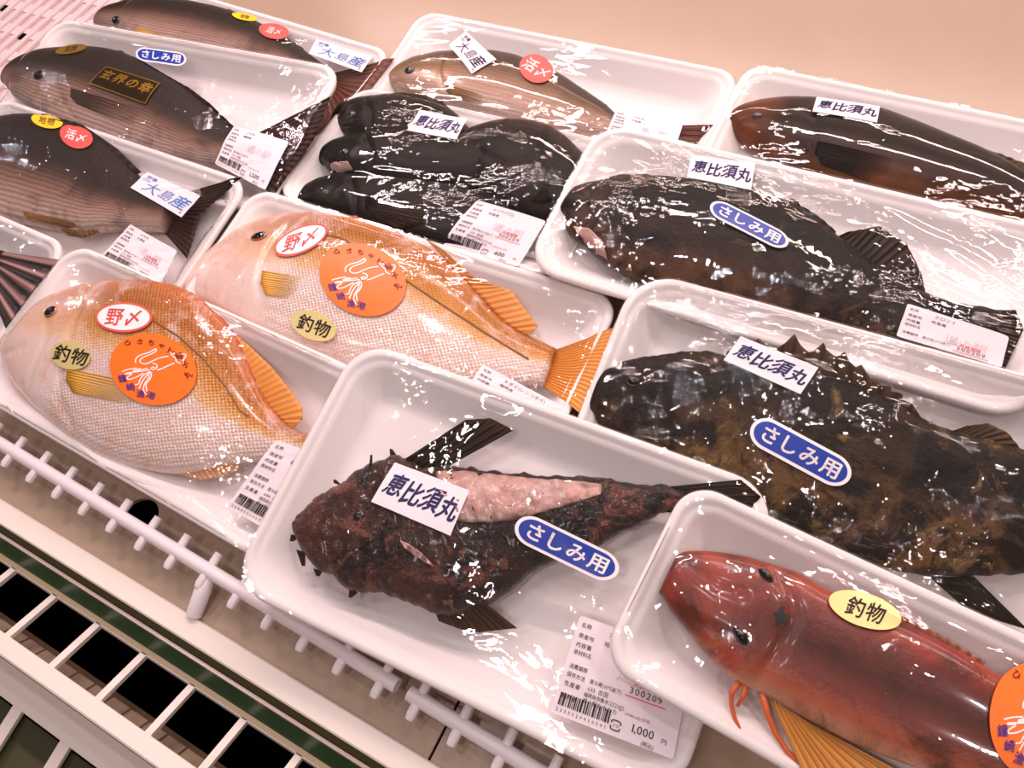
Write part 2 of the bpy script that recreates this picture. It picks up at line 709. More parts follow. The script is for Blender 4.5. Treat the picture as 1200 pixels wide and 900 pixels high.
        return np.where(ins, self.zmid + hs * w ** .82, -1.0)

    def z_at(self, x, y):
        h = float(self.height(x, y))
        if h < -.5:
            return self.zmid
        return h + self.relief(x, y)

    def on(self, p):
        """tray-local point where the sight line meets the skin"""
        for z in np.linspace(self.zmid + self.up * 1.1, self.zmid - .002, 120):
            q = self.pack.at(p, z)
            h = float(self.height(q[0], q[1]))
            if h > -.5 and h >= z:
                return q
        return self.pack.at(p, self.zmid)

    def fin(self, name, base, edge, mat, zb=None, ze=None, thick=.0008, n=60, rows=8, drape=False, ruffle=.0004,
            nr=22, label=None, raw=False, off=.0006):
        pk = self.pack
        zb = self.zmid + .001 if zb is None else zb
        ze = self.zmid if ze is None else ze

        def resample(P, n):
            P = np.asarray(P, float)
            L = np.concatenate([[0], np.cumsum(np.linalg.norm(np.diff(P, axis=0), axis=1))])
            t = np.linspace(0, L[-1], n)
            return np.stack([np.interp(t, L, P[:, i]) for i in range(P.shape[1])], 1)
        if drape:
            Bp = np.array([self.on(p) for p in base])
            Ep = np.array([self.on(p) for p in edge])
        else:
            Bp = np.array([pk.at(p, zb) for p in base])
            Ep = []
            for p in edge:
                z = ze
                for _ in range(4):
                    q = pk.at(p, z)
                    z = max(ze, pk.shell_z(q[0], q[1]) + .0012)
                Ep.append(pk.at(p, z))
            Ep = np.array(Ep)
        Bp, Ep = resample(Bp, n), resample(Ep, n)
        top, uv = [], []
        for r in range(rows):
            t = r / (rows - 1)
            for i in range(n):
                q = Bp[i] * (1 - t) + Ep[i] * t
                if drape:
                    z = self.z_at(q[0], q[1]) + off + ruffle * math.sin(i / n * nr * 6.283) * t
                else:
                    z = max(Bp[i][2] * (1 - t) + Ep[i][2] * t + ruffle * math.sin(i / n * nr * 6.283) * t, pk.shell_z(q[0], q[1]) + .0009)
                top.append((q[0], q[1], z))
                uv.append((i / (n - 1), t))
        top = np.array(top)
        botv = top.copy()
        botv[:, 2] -= thick
        vs = np.vstack([top, botv])
        fs = []
        K = rows * n
        for r in range(rows - 1):
            for i in range(n - 1):
                a, b, c, d = r * n + i, r * n + i + 1, (r + 1) * n + i + 1, (r + 1) * n + i
                fs.append((a, b, c, d))
                fs.append((K + d, K + c, K + b, K + a))
        rim = [r * n for r in range(rows)][::-1] + list(range(1, n)) + [r * n + n - 1 for r in range(1, rows)] + \
              [(rows - 1) * n + i for i in range(n - 2, 0, -1)]
        for i in range(len(rim)):
            a, b = rim[i], rim[(i + 1) % len(rim)]
            fs.append((a, b, K + b, K + a))
        o = mesh_obj(name, vs - self.base, fs, mat, self.root, True, None, uv + uv)
        fix_normals(o)
        if label:
            o['label'] = label
        if not drape:
            pk.extra.append(top)
        return o

    def eye(self, px, rx, iris, pupil, ratio=1.0, ang=0.0, bulge=.5, label=None, sink=.25):
        q = self.on(px)
        x, y = q[0], q[1]
        z = self.z_at(x, y)
        # lie on the slope of the skin
        e = .002
        gx = (float(self.height(x + e, y)) - float(self.height(x - e, y))) / (2 * e)
        gy = (float(self.height(x, y + e)) - float(self.height(x, y - e))) / (2 * e)
        gx, gy = float(np.clip(gx, -1.2, 1.2)), float(np.clip(gy, -1.2, 1.2))
        nn = Vector((-gx, -gy, 1)).normalized()
        rot = Vector((0, 0, 1)).rotation_difference(nn).to_matrix()
        vs, fs, mi = [], [], []
        nu, nv = 24, 12
        ca, sa = math.cos(ang), math.sin(ang)
        for j in range(nv):
            th = math.pi * .5 * (j / (nv - 1))
            for i in range(nu):
                a = 2 * math.pi * i / nu
                u, v = rx * math.sin(th) * math.cos(a), rx * ratio * math.sin(th) * math.sin(a)
                p = Vector((ca * u - sa * v, sa * u + ca * v, rx * bulge * (math.cos(th) - sink)))
                p = rot @ p
                vs.append((x + p.x - self.base[0], y + p.y - self.base[1], z + p.z - self.base[2]))
        for j in range(nv - 1):
            for i in range(nu):
                fs.append((j * nu + i, (j + 1) * nu + i, (j + 1) * nu + (i + 1) % nu, j * nu + (i + 1) % nu))
                mi.append(1 if j < 6 else 0)
        o = mesh_obj('eye', vs, fs, [iris, pupil], self.root, True, mi)
        if label:
            o['label'] = label
        return o

    def blob(self, name, pts, r, mat, n=10, label=None):
        """tapered soft tube through tray-local points"""
        m = Mesh()
        m.tube([np.array(p) - self.base for p in pts], r, n)
        o = m.build(name, mat, self.root, True)
        if label:
            o['label'] = label
        return o


# ------------------------------------------------------------------ stickers and lettering
_glyphs = {}


def glyph(ch, bold=0.0, res=2):
    k = (ch, bold, res)
    if k not in _glyphs:
        cu = bpy.data.curves.new('glyph', 'FONT')
        cu.body = ch
        cu.offset = bold
        cu.resolution_u = res
        ob = bpy.data.objects.new('glyph', cu)
        me = bpy.data.meshes.new_from_object(ob)
        vs = np.array([v.co[:2] for v in me.vertices]).reshape(-1, 2)
        fs = [tuple(p.vertices) for p in me.polygons]
        w = (vs[:, 0].min(), vs[:, 0].max()) if len(vs) else (0, .4)
        bpy.data.objects.remove(ob)
        bpy.data.curves.remove(cu)
        bpy.data.meshes.remove(me)
        _glyphs[k] = (vs, fs, w)
    return _glyphs[k]


class Sticker:
    """printed label stuck on the wrap: layout units x right, y down in a W x Hh box, mapped on four corner pixels TL TR BR BL"""

    def __init__(self, pack, name, quad, W, Hh, lift=.0004, label=None):
        self.pk, self.name, self.W, self.H = pack, name, W, Hh
        self.q = [pack.on_film(p)[:2] for p in quad]
        self.unit = max(np.linalg.norm(self.q[1] - self.q[0]) / W, np.linalg.norm(self.q[3] - self.q[0]) / Hh)
        self.v, self.f, self.mi, self.mats = [], [], [], []
        self.lift, self.layer, self.label = lift, 0, label

    def m(self, mat):
        if mat not in self.mats:
            self.mats.append(mat)
        return self.mats.index(mat)

    def map(self, x, y, dz=0.0):
        a, b = x / self.W, y / self.H
        q = self.q
        p = (q[0] * (1 - a) + q[1] * a) * (1 - b) + (q[3] * (1 - a) + q[2] * a) * b
        return (p[0], p[1], self.pk.film_z(p[0], p[1]) + self.lift + self.layer * .00018 + dz)

    def add(self, pts, faces, mat):
        b = len(self.v)
        self.v += [self.map(*p) for p in pts]
        self.f += [tuple(i + b for i in f) for f in faces]
        self.mi += [self.m(mat)] * len(faces)

    def rect(self, x0, y0, x1, y1, mat, n=8, r=0.0):
        pts, fs = [], []
        n = max(n, int(max(abs(x1 - x0), abs(y1 - y0)) * self.unit / .0016))
        for i in range(n + 1):
            for j in range(n + 1):
                x, y = x0 + (x1 - x0) * i / n, y0 + (y1 - y0) * j / n
                if r:
                    cx = min(max(x, x0 + r), x1 - r)
                    cy = min(max(y, y0 + r), y1 - r)
                    d = math.hypot(x - cx, y - cy)
                    if d > r:
                        x, y = cx + (x - cx) / d * r, cy + (y - cy) / d * r
                pts.append((x, y))
        for i in range(n):
            for j in range(n):
                a = i * (n + 1) + j
                fs.append((a, a + 1, a + n + 2, a + n + 1))
        self.add(pts, fs, mat)

    def ellipse(self, cx, cy, rx, ry, mat, n=56, rings=14, inner=0.0):
        pts, fs = [], []
        for k in range(rings + 1):
            t = inner + (1 - inner) * k / rings
            for i in range(n):
                a = 2 * math.pi * i / n
                pts.append((cx + rx * t * math.cos(a), cy + ry * t * math.sin(a)))
        for k in range(rings):
            for i in range(n):
                fs.append((k * n + i, k * n + (i + 1) % n, (k + 1) * n + (i + 1) % n, (k + 1) * n + i))
        self.add(pts, fs, mat)

    def stadium(self, x0, y0, x1, y1, mat, n=40, rows=8):
        r = (y1 - y0) / 2
        pts, fs = [], []
        for i in range(n + 1):
            a = -math.cos(math.pi * i / n)
            x = (x0 + x1) / 2 + (x1 - x0) / 2 * a
            d = max(0, max(x0 + r - x, x - (x1 - r)))
            hh = math.sqrt(max(r * r - d * d, 0))
            for j in range(rows + 1):
                pts.append((x, (y0 + y1) / 2 + hh * (2 * j / rows - 1)))
        for i in range(n):
            for j in range(rows):
                a = i * (rows + 1) + j
                fs.append((a, a + 1, a + rows + 2, a + rows + 1))
        self.add(pts, fs, mat)

    def char(self, ch, x, y, size, mat, bold=0.0, rot=0.0, sx=1.0, shear=0.0, centre=False, res=2):
        vs, fs, w = glyph(ch, 0.0, res)
        if not len(vs):
            return size * .4
        # heavier strokes: the same outline printed again with small shifts
        if bold > .012:
            d = bold * .9
            sh = [(0, 0), (d, 0), (-d, 0), (0, d), (0, -d)]
        elif bold > 0:
            sh = [(0, 0), (bold, bold)]
        else:
            sh = [(0, 0)]
        nv = len(vs)
        fs = [tuple(i + nv * k for i in f) for k in range(len(sh)) for f in fs]
        vs = np.vstack([vs + np.array(o) for o in sh])
        cx = (w[0] + w[1]) / 2 if centre else 0
        cyy = .38 if centre else 0
        c, s = math.cos(rot), math.sin(rot)
        pts = []
        for a, b in vs:
            a, b = (a - cx) * sx + shear * b, b - cyy
            a, b = a * size, b * size
            pts.append((x + c * a + s * b, y - (-s * a + c * b)))
        lim = .0013 / self.unit
        if size > lim * 2:
            pts = list(pts)
            mids = {}

            def mid(i, j):
                k = (min(i, j), max(i, j))
                if k not in mids:
                    mids[k] = len(pts)
                    pts.append(((pts[i][0] + pts[j][0]) / 2, (pts[i][1] + pts[j][1]) / 2))
                return mids[k]
            todo, done = [tuple(f) for f in fs], []
            while todo:
                f = todo.pop()
                if len(f) != 3:
                    done.append(f)
                    continue
                L = [math.dist(pts[f[i]], pts[f[(i + 1) % 3]]) for i in range(3)]
                m = max(L)
                if m < lim:
                    done.append(f)
                    continue
                i = L.index(m)
                p, q, r = f[i], f[(i + 1) % 3], f[(i + 2) % 3]
                k = mid(p, q)
                todo += [(p, k, r), (k, q, r)]
            fs = done
        self.add(pts, fs, mat)
        return w[1] * size * sx

    def text(self, st, x, y, size, mat, bold=0.0, sx=1.0, adv=None, shear=0.0, res=2):
        """left aligned, y is the base line"""
        for ch in st:
            if ch == ' ':
                x += size * .5 * sx
                continue
            full = ord(ch) > 255
            w = self.char(ch, x, y, size, mat, bold, 0, sx, shear, False, res)
            x += (adv * size if adv else (size * 1.02 * sx if full else w + size * .06 * sx))
        return x

    def line(self, pts, wid, mat):
        pts = [np.array(p, float) for p in pts]
        # smooth the stroke
        for _ in range(2):
            q = [pts[0]]
            for a, b in zip(pts[:-1], pts[1:]):
                q += [a * .75 + b * .25, a * .25 + b * .75]
            q.append(pts[-1])
            pts = q
        vs, fs = [], []
        for i, p in enumerate(pts):
            d = pts[min(i + 1, len(pts) - 1)] - pts[max(i - 1, 0)]
            d = d / (np.linalg.norm(d) + 1e-9)
            n = np.array([-d[1], d[0]])
            vs += [tuple(p + n * wid / 2), tuple(p - n * wid / 2)]
        for i in range(len(pts) - 1):
            fs.append((2 * i, 2 * i + 1, 2 * i + 3, 2 * i + 2))
        self.add(vs, fs, mat)

    def build(self, sub=0.004):
        me_v, me_f = self.v, self.f
        o = mesh_obj(self.name, me_v, me_f, self.mats, self.pk.root, False, self.mi)
        if self.label:
            o['label'] = self.label
        bm = bmesh.new()
        bm.from_mesh(o.data)
        for f in bm.faces:
            if f.normal.z < 0:
                f.normal_flip()
        bm.to_mesh(o.data)
        bm.free()
        return o


PAPER = plain('label_paper', '#f6eaee', .55, spec=.3)
INK = plain('black_ink', '#2a1512', .6)
INK2 = plain('brown_ink', '#6a3a30', .6)
PURPLE = plain('violet_brush_ink', '#1c1258', .55)
SKYBLUE = plain('light_blue_ink', '#4f86c8', .55)
BLUE = plain('blue_sticker_print', '#1638a0', .35)
WHITE = plain('white_sticker_print', '#fdf6f6', .4)
RED = plain('red_sticker_print', '#ee5a50', .4)
STAMP = plain('red_stamp_ink', '#e8525a', .6)
ORANGE = plain('orange_sticker_print', '#ff7a1c', .4)
CRIMSON = plain('dark_red_ink', '#8a0f08', .5)
VIOLET = plain('purple_print', '#6a3d98', .5)
GOLDP = plain('pale_gold_foil', '#e6d68e', .35, metal=.25)
GOLDD = plain('dark_gold_foil', '#c89a3c', .3, metal=.75)
FOILBG = plain('dark_brown_foil', '#33230f', .25, metal=.3)
YELLOW = plain('yellow_sticker_print', '#ffd21e', .4)
GREY = plain('pale_watermark_print', '#e6d6da', .55)


def corners(c, ex, ey):
    """TL TR BR BL from a centre and half axes (ey points up in the picture)"""
    c, ex, ey = (np.array(v, float) for v in (c, ex, ey))
    return [c - ex + ey, c + ex + ey, c + ex - ey, c - ex - ey]


def price_label(pk, quad, product, origin, price, code, seller='633 吉田', stamp=True, label=None, W=60, Hh=50):
    s = Sticker(pk, 'price_label', quad, W, Hh, label=label)
    s.rect(0, 0, W, Hh, PAPER, 10, 1.6)
    s.layer = 1
    ink = INK
    y = 5.2
    for t, dy in (('名称', 5.4), ('原産地', 4.6), ('内容量', 4.0), ('原材料名', 7.2), ('消費期限', 4.2), ('保存方法', 4.6), ('生産者', 6.2), ('販売者', 0)):
        if y > Hh - 1.5:
            break
        s.text(t, 2.2, y, 2.75, ink, .012, 1.0 if len(t) < 4 else .85, res=1)
        y += dy
    s.text(product, 17, 6.0, 4.0, ink, .0, .8, res=1)
    s.text(origin, 16, 10.6, 3.0, ink, .01, res=1)
    full = W >= 60
    s.layer = 2
    if full:
      s.char('道', 30, 20, 9, GREY, .01, 0, 1, 0, True, 1)
      s.char('の', 38, 20, 9, GREY, .01, 0, 1, 0, True, 1)
      s.char('駅', 46, 20, 9, GREY, .01, 0, 1, 0, True, 1)
    s.layer = 3
    if stamp:
        s.text('消費期限', 34.5, 24.2, 3.2, STAMP, .012, 1.0, res=1)
        s.layer = 4
        s.text('300209', 33.5, 28.0, 4.6, INK, .0, 1.0, adv=.62, res=2)
        s.line([(32, 29.4), (52, 29.4)], .5, STAMP)
        s.layer = 3
    if Hh < 50:
        s.text('要冷蔵(10℃以下)', 14, 26.5, 2.5, ink, .0, .85, res=1)
        return s.build()
    s.text('要冷蔵(10℃以下)', 14, 30.2, 2.5, ink, .0, .85, res=1)
    s.text(seller, 14, 34.0, 2.9, ink, .0, .9, res=1)
    s.text('福岡県宗像市江口1172' if full else '福岡県宗像市', 13, 37.0, 2.4, ink, .005, .85, res=1)
    s.text('道の駅むなかた', 13, 40.0, 2.6, ink, .0, .95, res=1)
    if full:
      s.text('℡ 0940-62-2715', 31, 38.6, 2.0, INK2, .0, 1.05, res=1)
    rnd = random.Random(hash(code) % 1000 if False else int(code[-6:]))
    x = 2.2
    while x < 27:
        w = rnd.choice((.35, .35, .7, 1.0))
        s.rect(x, 38.9, x + w, 45.2, ink, 1)
        x += w + rnd.choice((.35, .5, .8))
    s.text(code, 2.0, 48.2, 2.5, ink, .0, 1.0, adv=.8, res=1)
    if not full:
        return s.build()
    # recycling mark
    s.line([(29.0, 44.2), (29.0, 42.6), (33.4, 42.6), (33.4, 44.2)], .55, ink)
    s.line([(29.0, 45.4), (29.0, 47.2), (33.4, 47.2), (33.4, 45.8)], .55, ink)
    s.text('プラ', 29.5, 45.9, 2.0, ink, .01, .85, res=1)
    s.text(price, 38, 45.0, 5.6, ink, .005, .95, res=2)
    s.text('円', 53, 45.0, 2.8, ink, 0, res=1)
    s.text('(税込)', 44, 49.2, 2.6, ink, 0, .9, res=1)
    return s.build()


def ship_label(pk, quad, label=None):
    s = Sticker(pk, 'boat_name_label', quad, 46, 21, label=label)
    s.rect(0, 0, 46, 21, PAPER, 10)
    s.layer = 1
    for i, (ch, sz) in enumerate((('恵', 11.5), ('比', 12), ('須', 12), ('丸', 11.5))):
        s.char(ch, 7.0 + i * 10.7, 10.0 + (.6 if i % 2 else -.3), sz, PURPLE, .032, -.05, .92, .2, True, 3)
        # thick brush accents
    return s.build()


def blue_pill(pk, quad, label=None):
    s = Sticker(pk, 'sashimi_label', quad, 62, 22, label=label)
    s.stadium(0, 0, 62, 22, WHITE)
    s.layer = 1
    s.stadium(2.2, 2.2, 59.8, 19.8, BLUE)
    s.layer = 2
    for i, ch in enumerate('さしみ用'):
        s.char(ch, 12.2 + i * 12.6, 10.6, 13.5, WHITE, .026, 0, .9, 0, True, 3)
    return s.build()


SQ_C, SQ_X, SQ_Y = np.array([601.0, 543.0]), np.array([428.0, 111.0]), np.array([86.0, -343.0])
SQ_INV = np.linalg.inv(np.column_stack([SQ_X, SQ_Y]))
SQUID = [
    [(440, 490), (435, 460), (450, 430), (500, 405), (560, 390), (610, 365), (630, 345), (648, 350), (645, 372), (600, 400), (520, 430), (485, 455), (480, 478), (510, 500), (560, 498), (620, 465), (690, 435), (770, 422)],
    [(610, 495), (645, 500), (662, 520), (650, 545), (610, 560), (595, 545), (615, 532), (640, 535)],
    [(655, 562), (700, 550), (760, 520), (828, 490)],
    [(790, 375), (815, 385), (828, 405), (880, 400), (940, 392), (930, 430), (905, 465), (920, 490), (870, 488), (840, 470), (845, 445), (800, 410), (790, 375)],
    [(585, 560), (480, 575), (330, 590), (325, 600), (420, 590), (345, 630), (350, 655), (430, 640), (520, 590)],
    [(450, 540), (370, 550), (295, 572)],
    [(590, 575), (520, 605), (480, 655), (470, 700), (430, 705)],
    [(595, 580), (545, 620), (500, 680), (470, 745)],
    [(600, 585), (595, 640), (560, 680), (540, 700), (550, 770)],
    [(575, 590), (575, 640), (530, 690), (510, 750), (540, 800)],
    [(560, 545), (480, 560), (420, 575), (410, 565), (490, 545)],
]
BOAT = [('ひ', 355, 285), ('ろ', 478, 268), ('ち', 595, 280), ('ゃ', 700, 308), ('ん', 790, 355), ('蛭', 872, 415), ('子', 930, 500), ('丸', 955, 605)]
PORT = [('鐘', 300, 640), ('崎', 385, 725), ('漁', 485, 792), ('港', 590, 808)]


def squid_sticker(pk, c, ex, ey, label=None, upto=None):
    s = Sticker(pk, 'squid_logo_sticker', corners(c, ex, ey), 100, 100, label=label)

    def loc(x, y):
        a, b = SQ_INV @ (np.array([x, y]) - SQ_C)
        return 50 + 50 * a, 50 - 50 * b
    s.ellipse(50, 50, 50, 50, ORANGE)
    s.layer = 1
    for st in SQUID:
        s.line([loc(*p) for p in st], 1.5, WHITE)
    s.layer = 2
    for lst, col, sz in ((BOAT, CRIMSON, 9.5), (PORT, VIOLET, 11.0)):
        for i, (ch, x, y) in enumerate(lst):
            a = loc(*lst[max(i - 1, 0)][1:])
            b = loc(*lst[min(i + 1, len(lst) - 1)][1:])
            rot = math.atan2(b[1] - a[1], b[0] - a[0])
            p = loc(x, y)
            s.char(ch, p[0], p[1], sz, col, .02, -rot if False else -rot * .75, .95, 0, True, 2)
    return s.build()


def oval_text(pk, c, ex, ey, txt, bg, ink, ring=None, name='catch_label', label=None, size=62, bold=.02, vertical=False, extra_ring=None):
    s = Sticker(pk, name, corners(c, ex, ey), 100 * np.hypot(*ex) / np.hypot(*ey), 100, label=label)
    W = s.W
    s.ellipse(W / 2, 50, W / 2, 50, ring or bg)
    s.layer = 1
    if ring:
        s.ellipse(W / 2, 50, W / 2 - 7, 43, bg)
        s.layer = 2
    if extra_ring:
        s.ellipse(W / 2, 50, W / 2 - 8, 42, extra_ring, 48, 1, .94)
    n = len(txt)
    for i, ch in enumerate(txt):
        x = W / 2 + (i - (n - 1) / 2) * size * 1.0
        s.char(ch, x, 50, size, ink, bold, 0, .95, .12, True, 2)
    return s.build()


def island_label(pk, quad, ink, label=None):
    s = Sticker(pk, 'origin_label', quad, 60, 34, label=label)
    s.rect(0, 0, 60, 34, PAPER, 10)
    s.layer = 1
    s.text('宗像', 4, 9, 6.5, ink, .02, .9, res=1)
    s.text('玄海灘', 2.5, 13.5, 3.2, ink, .01, .8, res=1)
    s.char('大', 16.5, 19.5, 19, ink, .005, .0, .9, .15, True, 3)
    s.char('島', 33, 19, 17, ink, .008, .0, .85, .2, True, 3)
    s.char('産', 48.5, 18.5, 19, ink, .02, .0, .9, .15, True, 3)
    s.rect(55, 29, 57, 31, STAMP, 1)
    return s.build()

# ------------------------------------------------------------------ the packs
PRM = {
    'T1': (-0.1719, 0.1174, 0.0659, 0.0473, 0.1214, -0.0283, 0.3640, 0.2248),
    'T2': (0.1506, 0.1272, 0.0949, -0.0526, 0.1271, -0.0032, 0.4200, 0.1388),
    'T3': (0.0444, 0.2824, 0.0500, 0.0535, 0.1927, -0.0096, 0.4200, 0.2300),
    'T4': (-0.0627, 0.4491, 0.0700, 0.0287, 0.0751, -0.0133, 0.4200, 0.1794),
    'T5': (0.0269, 0.6229, 0.0300, 0.0114, 0.0167, -0.0074, 0.4200, 0.1800),
    'T6': (-0.3825, 0.5964, 0.0299, 0.0322, 0.0726, -0.0103, 0.4030, 0.1799),
    'T7': (-0.4120, 0.4480, 0.0460, 0.0295, -0.0078, 0.0120, 0.3400, 0.1800),
    'T8': (-0.3864, 0.2694, 0.0420, 0.0264, 0.0891, 0.0024, 0.4240, 0.1800),
    'T9': (-0.5357, 0.1165, 0.0519, -0.0201, 0.1443, -0.0076, 0.3942, 0.1790),
    'T10': (-0.8030, 0.4081, 0.0561, 0.0844, 0.1550, 0.0013, 0.4477, 0.2004),
    'T11': (-0.8145, 0.2611, 0.0420, -0.0015, 0.1307, -0.0006, 0.4200, 0.1900),
    'T12': (-0.7978, 0.5267, 0.0300, -0.0503, 0.0574, -0.0073, 0.4200, 0.1800),
    'T13': (-0.9231, 0.1197, 0.0450, -0.0062, 0.1339, 0.0001, 0.3600, 0.1800),
}
TXT = {
    'T1': ('white foam tray in front centre holding the knobbly scorpionfish, priced 1,000 yen', -.35, .7, .034),
    'T2': ('white foam tray at the bottom right corner holding the red gurnard', -.2, .8, .024),
    'T3': ('white foam tray holding the big mottled rockfish with raised dorsal spines', -.2, 1.25, .040),
    'T4': ('white foam tray holding the dark rockfish, behind the tray of the mottled spiny rockfish', -.35, 1.1, .034),
    'T5': ('white foam tray at the back right holding the long smooth brown fish', .2, .6, .026),
    'T6': ('white foam tray in the back row holding the slim olive grunt', .1, .5, .026),
    'T7': ('white foam tray packed with several small black fish, priced 400 yen', .3, 1.0, .030),
    'T8': ('white foam tray holding the golden sea bream with the spread orange tail', .4, 1.0, .026),
    'T9': ('white foam tray at front left holding the big golden sea bream', .2, 1.05, .030),
    'T10': ('white foam tray holding the dark sea bream priced 1,500 yen, at left', .35, 1.15, .030),
    'T11': ('left edge foam tray with a dark bream under a light blue origin label', .45, 1.2, .028),
    'T12': ('white foam tray in the back left corner, partly behind another tray of dark bream', .1, .6, .026),
    'T13': ('white foam tray cut off by the left edge, showing a dark tail and tray corner', .9, 1.2, .026),
}
for k in PRM:
    Pack(k, PRM[k], *TXT[k])
P1, P2, P3, P4, P5, P6, P7, P8, P9, P10, P11, P12, P13 = (PACKS['T%d' % i] for i in range(1, 14))

# ------------------------------------------------------------------ fish skins
KIDAI = skin('golden_bream_skin',
             [(0.0, '#f6e2da'), (.45, '#f4ded6'), (.52, '#eec08a'), (.64, '#cc882a'), (.82, '#a8620f'), (.95, '#bb6a2a'), (1.0, '#c0583a')],
             [(((0.0, .85), (.12, .7), (.24, .3), (.32, 0.0)), '#f2d0c2')],
             [('#d9963a', 30, .54, .72, .35), ('#fdf0ec', 34, .52, .66, .5), ('#df8a64', 75, .56, .72, .4)],
             scale_mm=2.4, scale_dark=.30, bump=.0012, rough=.26, metal=.10, wobble=.05, coat=.35, scale_col='#c08250', stretch=1.25, head=.28, fine=.0004)
BREAM = skin('dark_bream_skin',
             [(0.0, '#e2c9bd'), (.16, '#c9a696'), (.32, '#9a7464'), (.46, '#543c2e'), (.58, '#281c13'), (1.0, '#140e09')],
             [(((0.0, .55), (.16, .35), (.28, 0.0)), '#382a1a')],
             [('#1c130c', 26, .52, .68, .5)],
             scale_mm=2.2, scale_dark=.20, bump=.0006, rough=.4, metal=.0, wobble=.05, stripes=.42, coat=.0, spec=.25, nstripe=150.0)
ISAKI = skin('olive_grunt_skin',
             [(0.0, '#e6cabc'), (.25, '#cda68e'), (.42, '#a27a58'), (.56, '#775535'), (.72, '#4a3520'), (1.0, '#30251a')],
             [(((0.0, .6), (.15, .45), (.26, 0.0)), '#8c7050')], None,
             scale_mm=1.7, scale_dark=.30, bump=.0005, rough=.32, metal=.12, wobble=.04, stripes=.22, coat=.25, nstripe=120.0)
BLACKF = skin('black_fish_skin', [(0.0, '#1d160f'), (.4, '#131009'), (1.0, '#0e0d08')], None,
              [('#2a2016', 30, .55, .74, .5), ('#0a0b06', 18, .45, .65, .6)], scale_mm=1.6, scale_dark=.2, bump=.0004, rough=.34, coat=0.0, spec=.15, wobble=.15)
BROWNF = skin('smooth_brown_fish_skin', [(0.0, '#6b3f22'), (.22, '#3f2617'), (.45, '#24180e'), (.8, '#17130b'), (1.0, '#2a2016')],
              [(((0.0, .95), (.09, .8), (.17, 0.0)), '#6e3a1c'), (((.20, 0.0), (.26, .5), (.36, .2), (.42, 0)), '#120d08')],
              [('#0f0d08', 28, .5, .7, .5)], rough=.3, coat=0.0, spec=.15, wobble=.2)
ROCK4 = skin('dark_rockfish_skin', [(0.0, '#5f3f2a'), (.3, '#301f13'), (.6, '#19120b'), (.85, '#14100b'), (1.0, '#40302a')],
             [(((0.0, .6), (.08, .4), (.2, 0.0)), '#4b3626')],
             [('#0c0906', 24, .45, .6, .85), ('#6b4c2e', 48, .58, .70, .55), ('#4a3a22', 130, .6, .7, .5)], rough=.36, lump=.0010, coat=0.0, spec=.15, wobble=.25, fine=.0004)
ROCK3 = skin('mottled_rockfish_skin', [(0.0, '#6d5230'), (.25, '#64492a'), (.5, '#3a2917'), (.75, '#21170d'), (1.0, '#3c2c1a')],
             [(((0.0, .85), (.15, .65), (.30, 0.0)), '#181009')],
             [('#0c0805', 26, .45, .57, .9), ('#8c6f42', 42, .57, .69, .7), ('#120c07', 110, .52, .62, .65)], rough=.36, lump=.0014, coat=0.0, spec=.15, wobble=.3, fine=.0005)
STONE = skin('knobbly_scorpionfish_skin', [(0.0, '#452519'), (.3, '#301c12'), (.6, '#22160e'), (1.0, '#2a1a11')],
             [(((0.0, .6), (.3, .4), (.42, 0.0)), '#5a2f22'), (((.5, 0), (.7, .5), (1.0, .6)), '#120d08')],
             [('#0b0705', 32, .45, .58, .85), ('#8c5040', 55, .52, .66, .75), ('#a07a58', 160, .60, .69, .6)], rough=.3, lump=.0036, coat=.2, spec=.3, wobble=.3, fine=.0009)
GURN = skin('red_gurnard_skin', [(0.0, '#d8a283'), (.12, '#b86446'), (.28, '#7d3626'), (.5, '#4d2117'), (.72, '#6a281c'), (.9, '#9c3a24'), (1.0, '#ad5034')],
            [(((0.0, .95), (.12, .7), (.22, .2), (.3, 0.0)), '#a03a26')],
            [('#3a1a12', 24, .48, .62, .75), ('#a5262e', 28, .58, .68, .65)], rough=.3, lump=.0006, coat=.3, wobble=.1)
FLESH = skin('raw_fish_flesh', [(0.0, '#b4897c'), (.35, '#cfa599'), (.7, '#b88a80'), (1.0, '#94766e')], None,
             [('#9a5040', 44, .56, .7, .65), ('#e0cbc4', 70, .5, .66, .6), ('#7d6a66', 30, .55, .7, .5)], rough=.25, coat=.4, lump=.0014, wobble=.3)
ORFIN = fin_mat('orange_fin', '#e08a2e', '#f2a552', '#c86a1e', 20, .97, rough=.35, ray_amt=.5)
PINKFIN = fin_mat('pink_orange_fin', '#d98a4a', '#f3c39a', '#d9702e', 12, .96, rough=.35, ray_amt=.4)
YELPEC = fin_mat('yellow_pectoral_fin', '#f0b02c', '#f5d9a6', '#d98e2a', 11, .95, rough=.35, ray_amt=.45, tip=.08)
DKFIN = fin_mat('dark_brown_fin', '#33221a', '#2a1b15', '#5a3a30', 18, 1.0, rough=.28, ray_amt=.45, spec=.12)
BKFIN = fin_mat('black_fin', '#1a130d', '#2b1f16', '#4a3828', 16, 1.0, rough=.28, ray_amt=.5, spec=.12)
MOTFIN = fin_mat('mottled_brown_fin', '#3a2818', '#54402a', '#1a120b', 13, 1.0, rough=.3, ray_amt=.6, spec=.12)
WINGM = fin_mat('dark_fleshy_fin', '#1d140c', '#2b1c12', '#4a3020', 5, 1.0, rough=.35, ray_amt=.25, spec=.12)
PALEHL = plain('pale_pink_highlight', '#c99a96', .25, coat=.4, noise_amt=.5, noise_scale=160)
GURFIN = fin_mat('amber_fin', '#d98a34', '#f0b25e', '#a8641c', 9, .95, rough=.3, ray_amt=.5)
TAILBROWN = fin_mat('red_brown_tail_fin', '#5c2f20', '#6e3a28', '#3a1d14', 14, 1.0, rough=.3, ray_amt=.5)
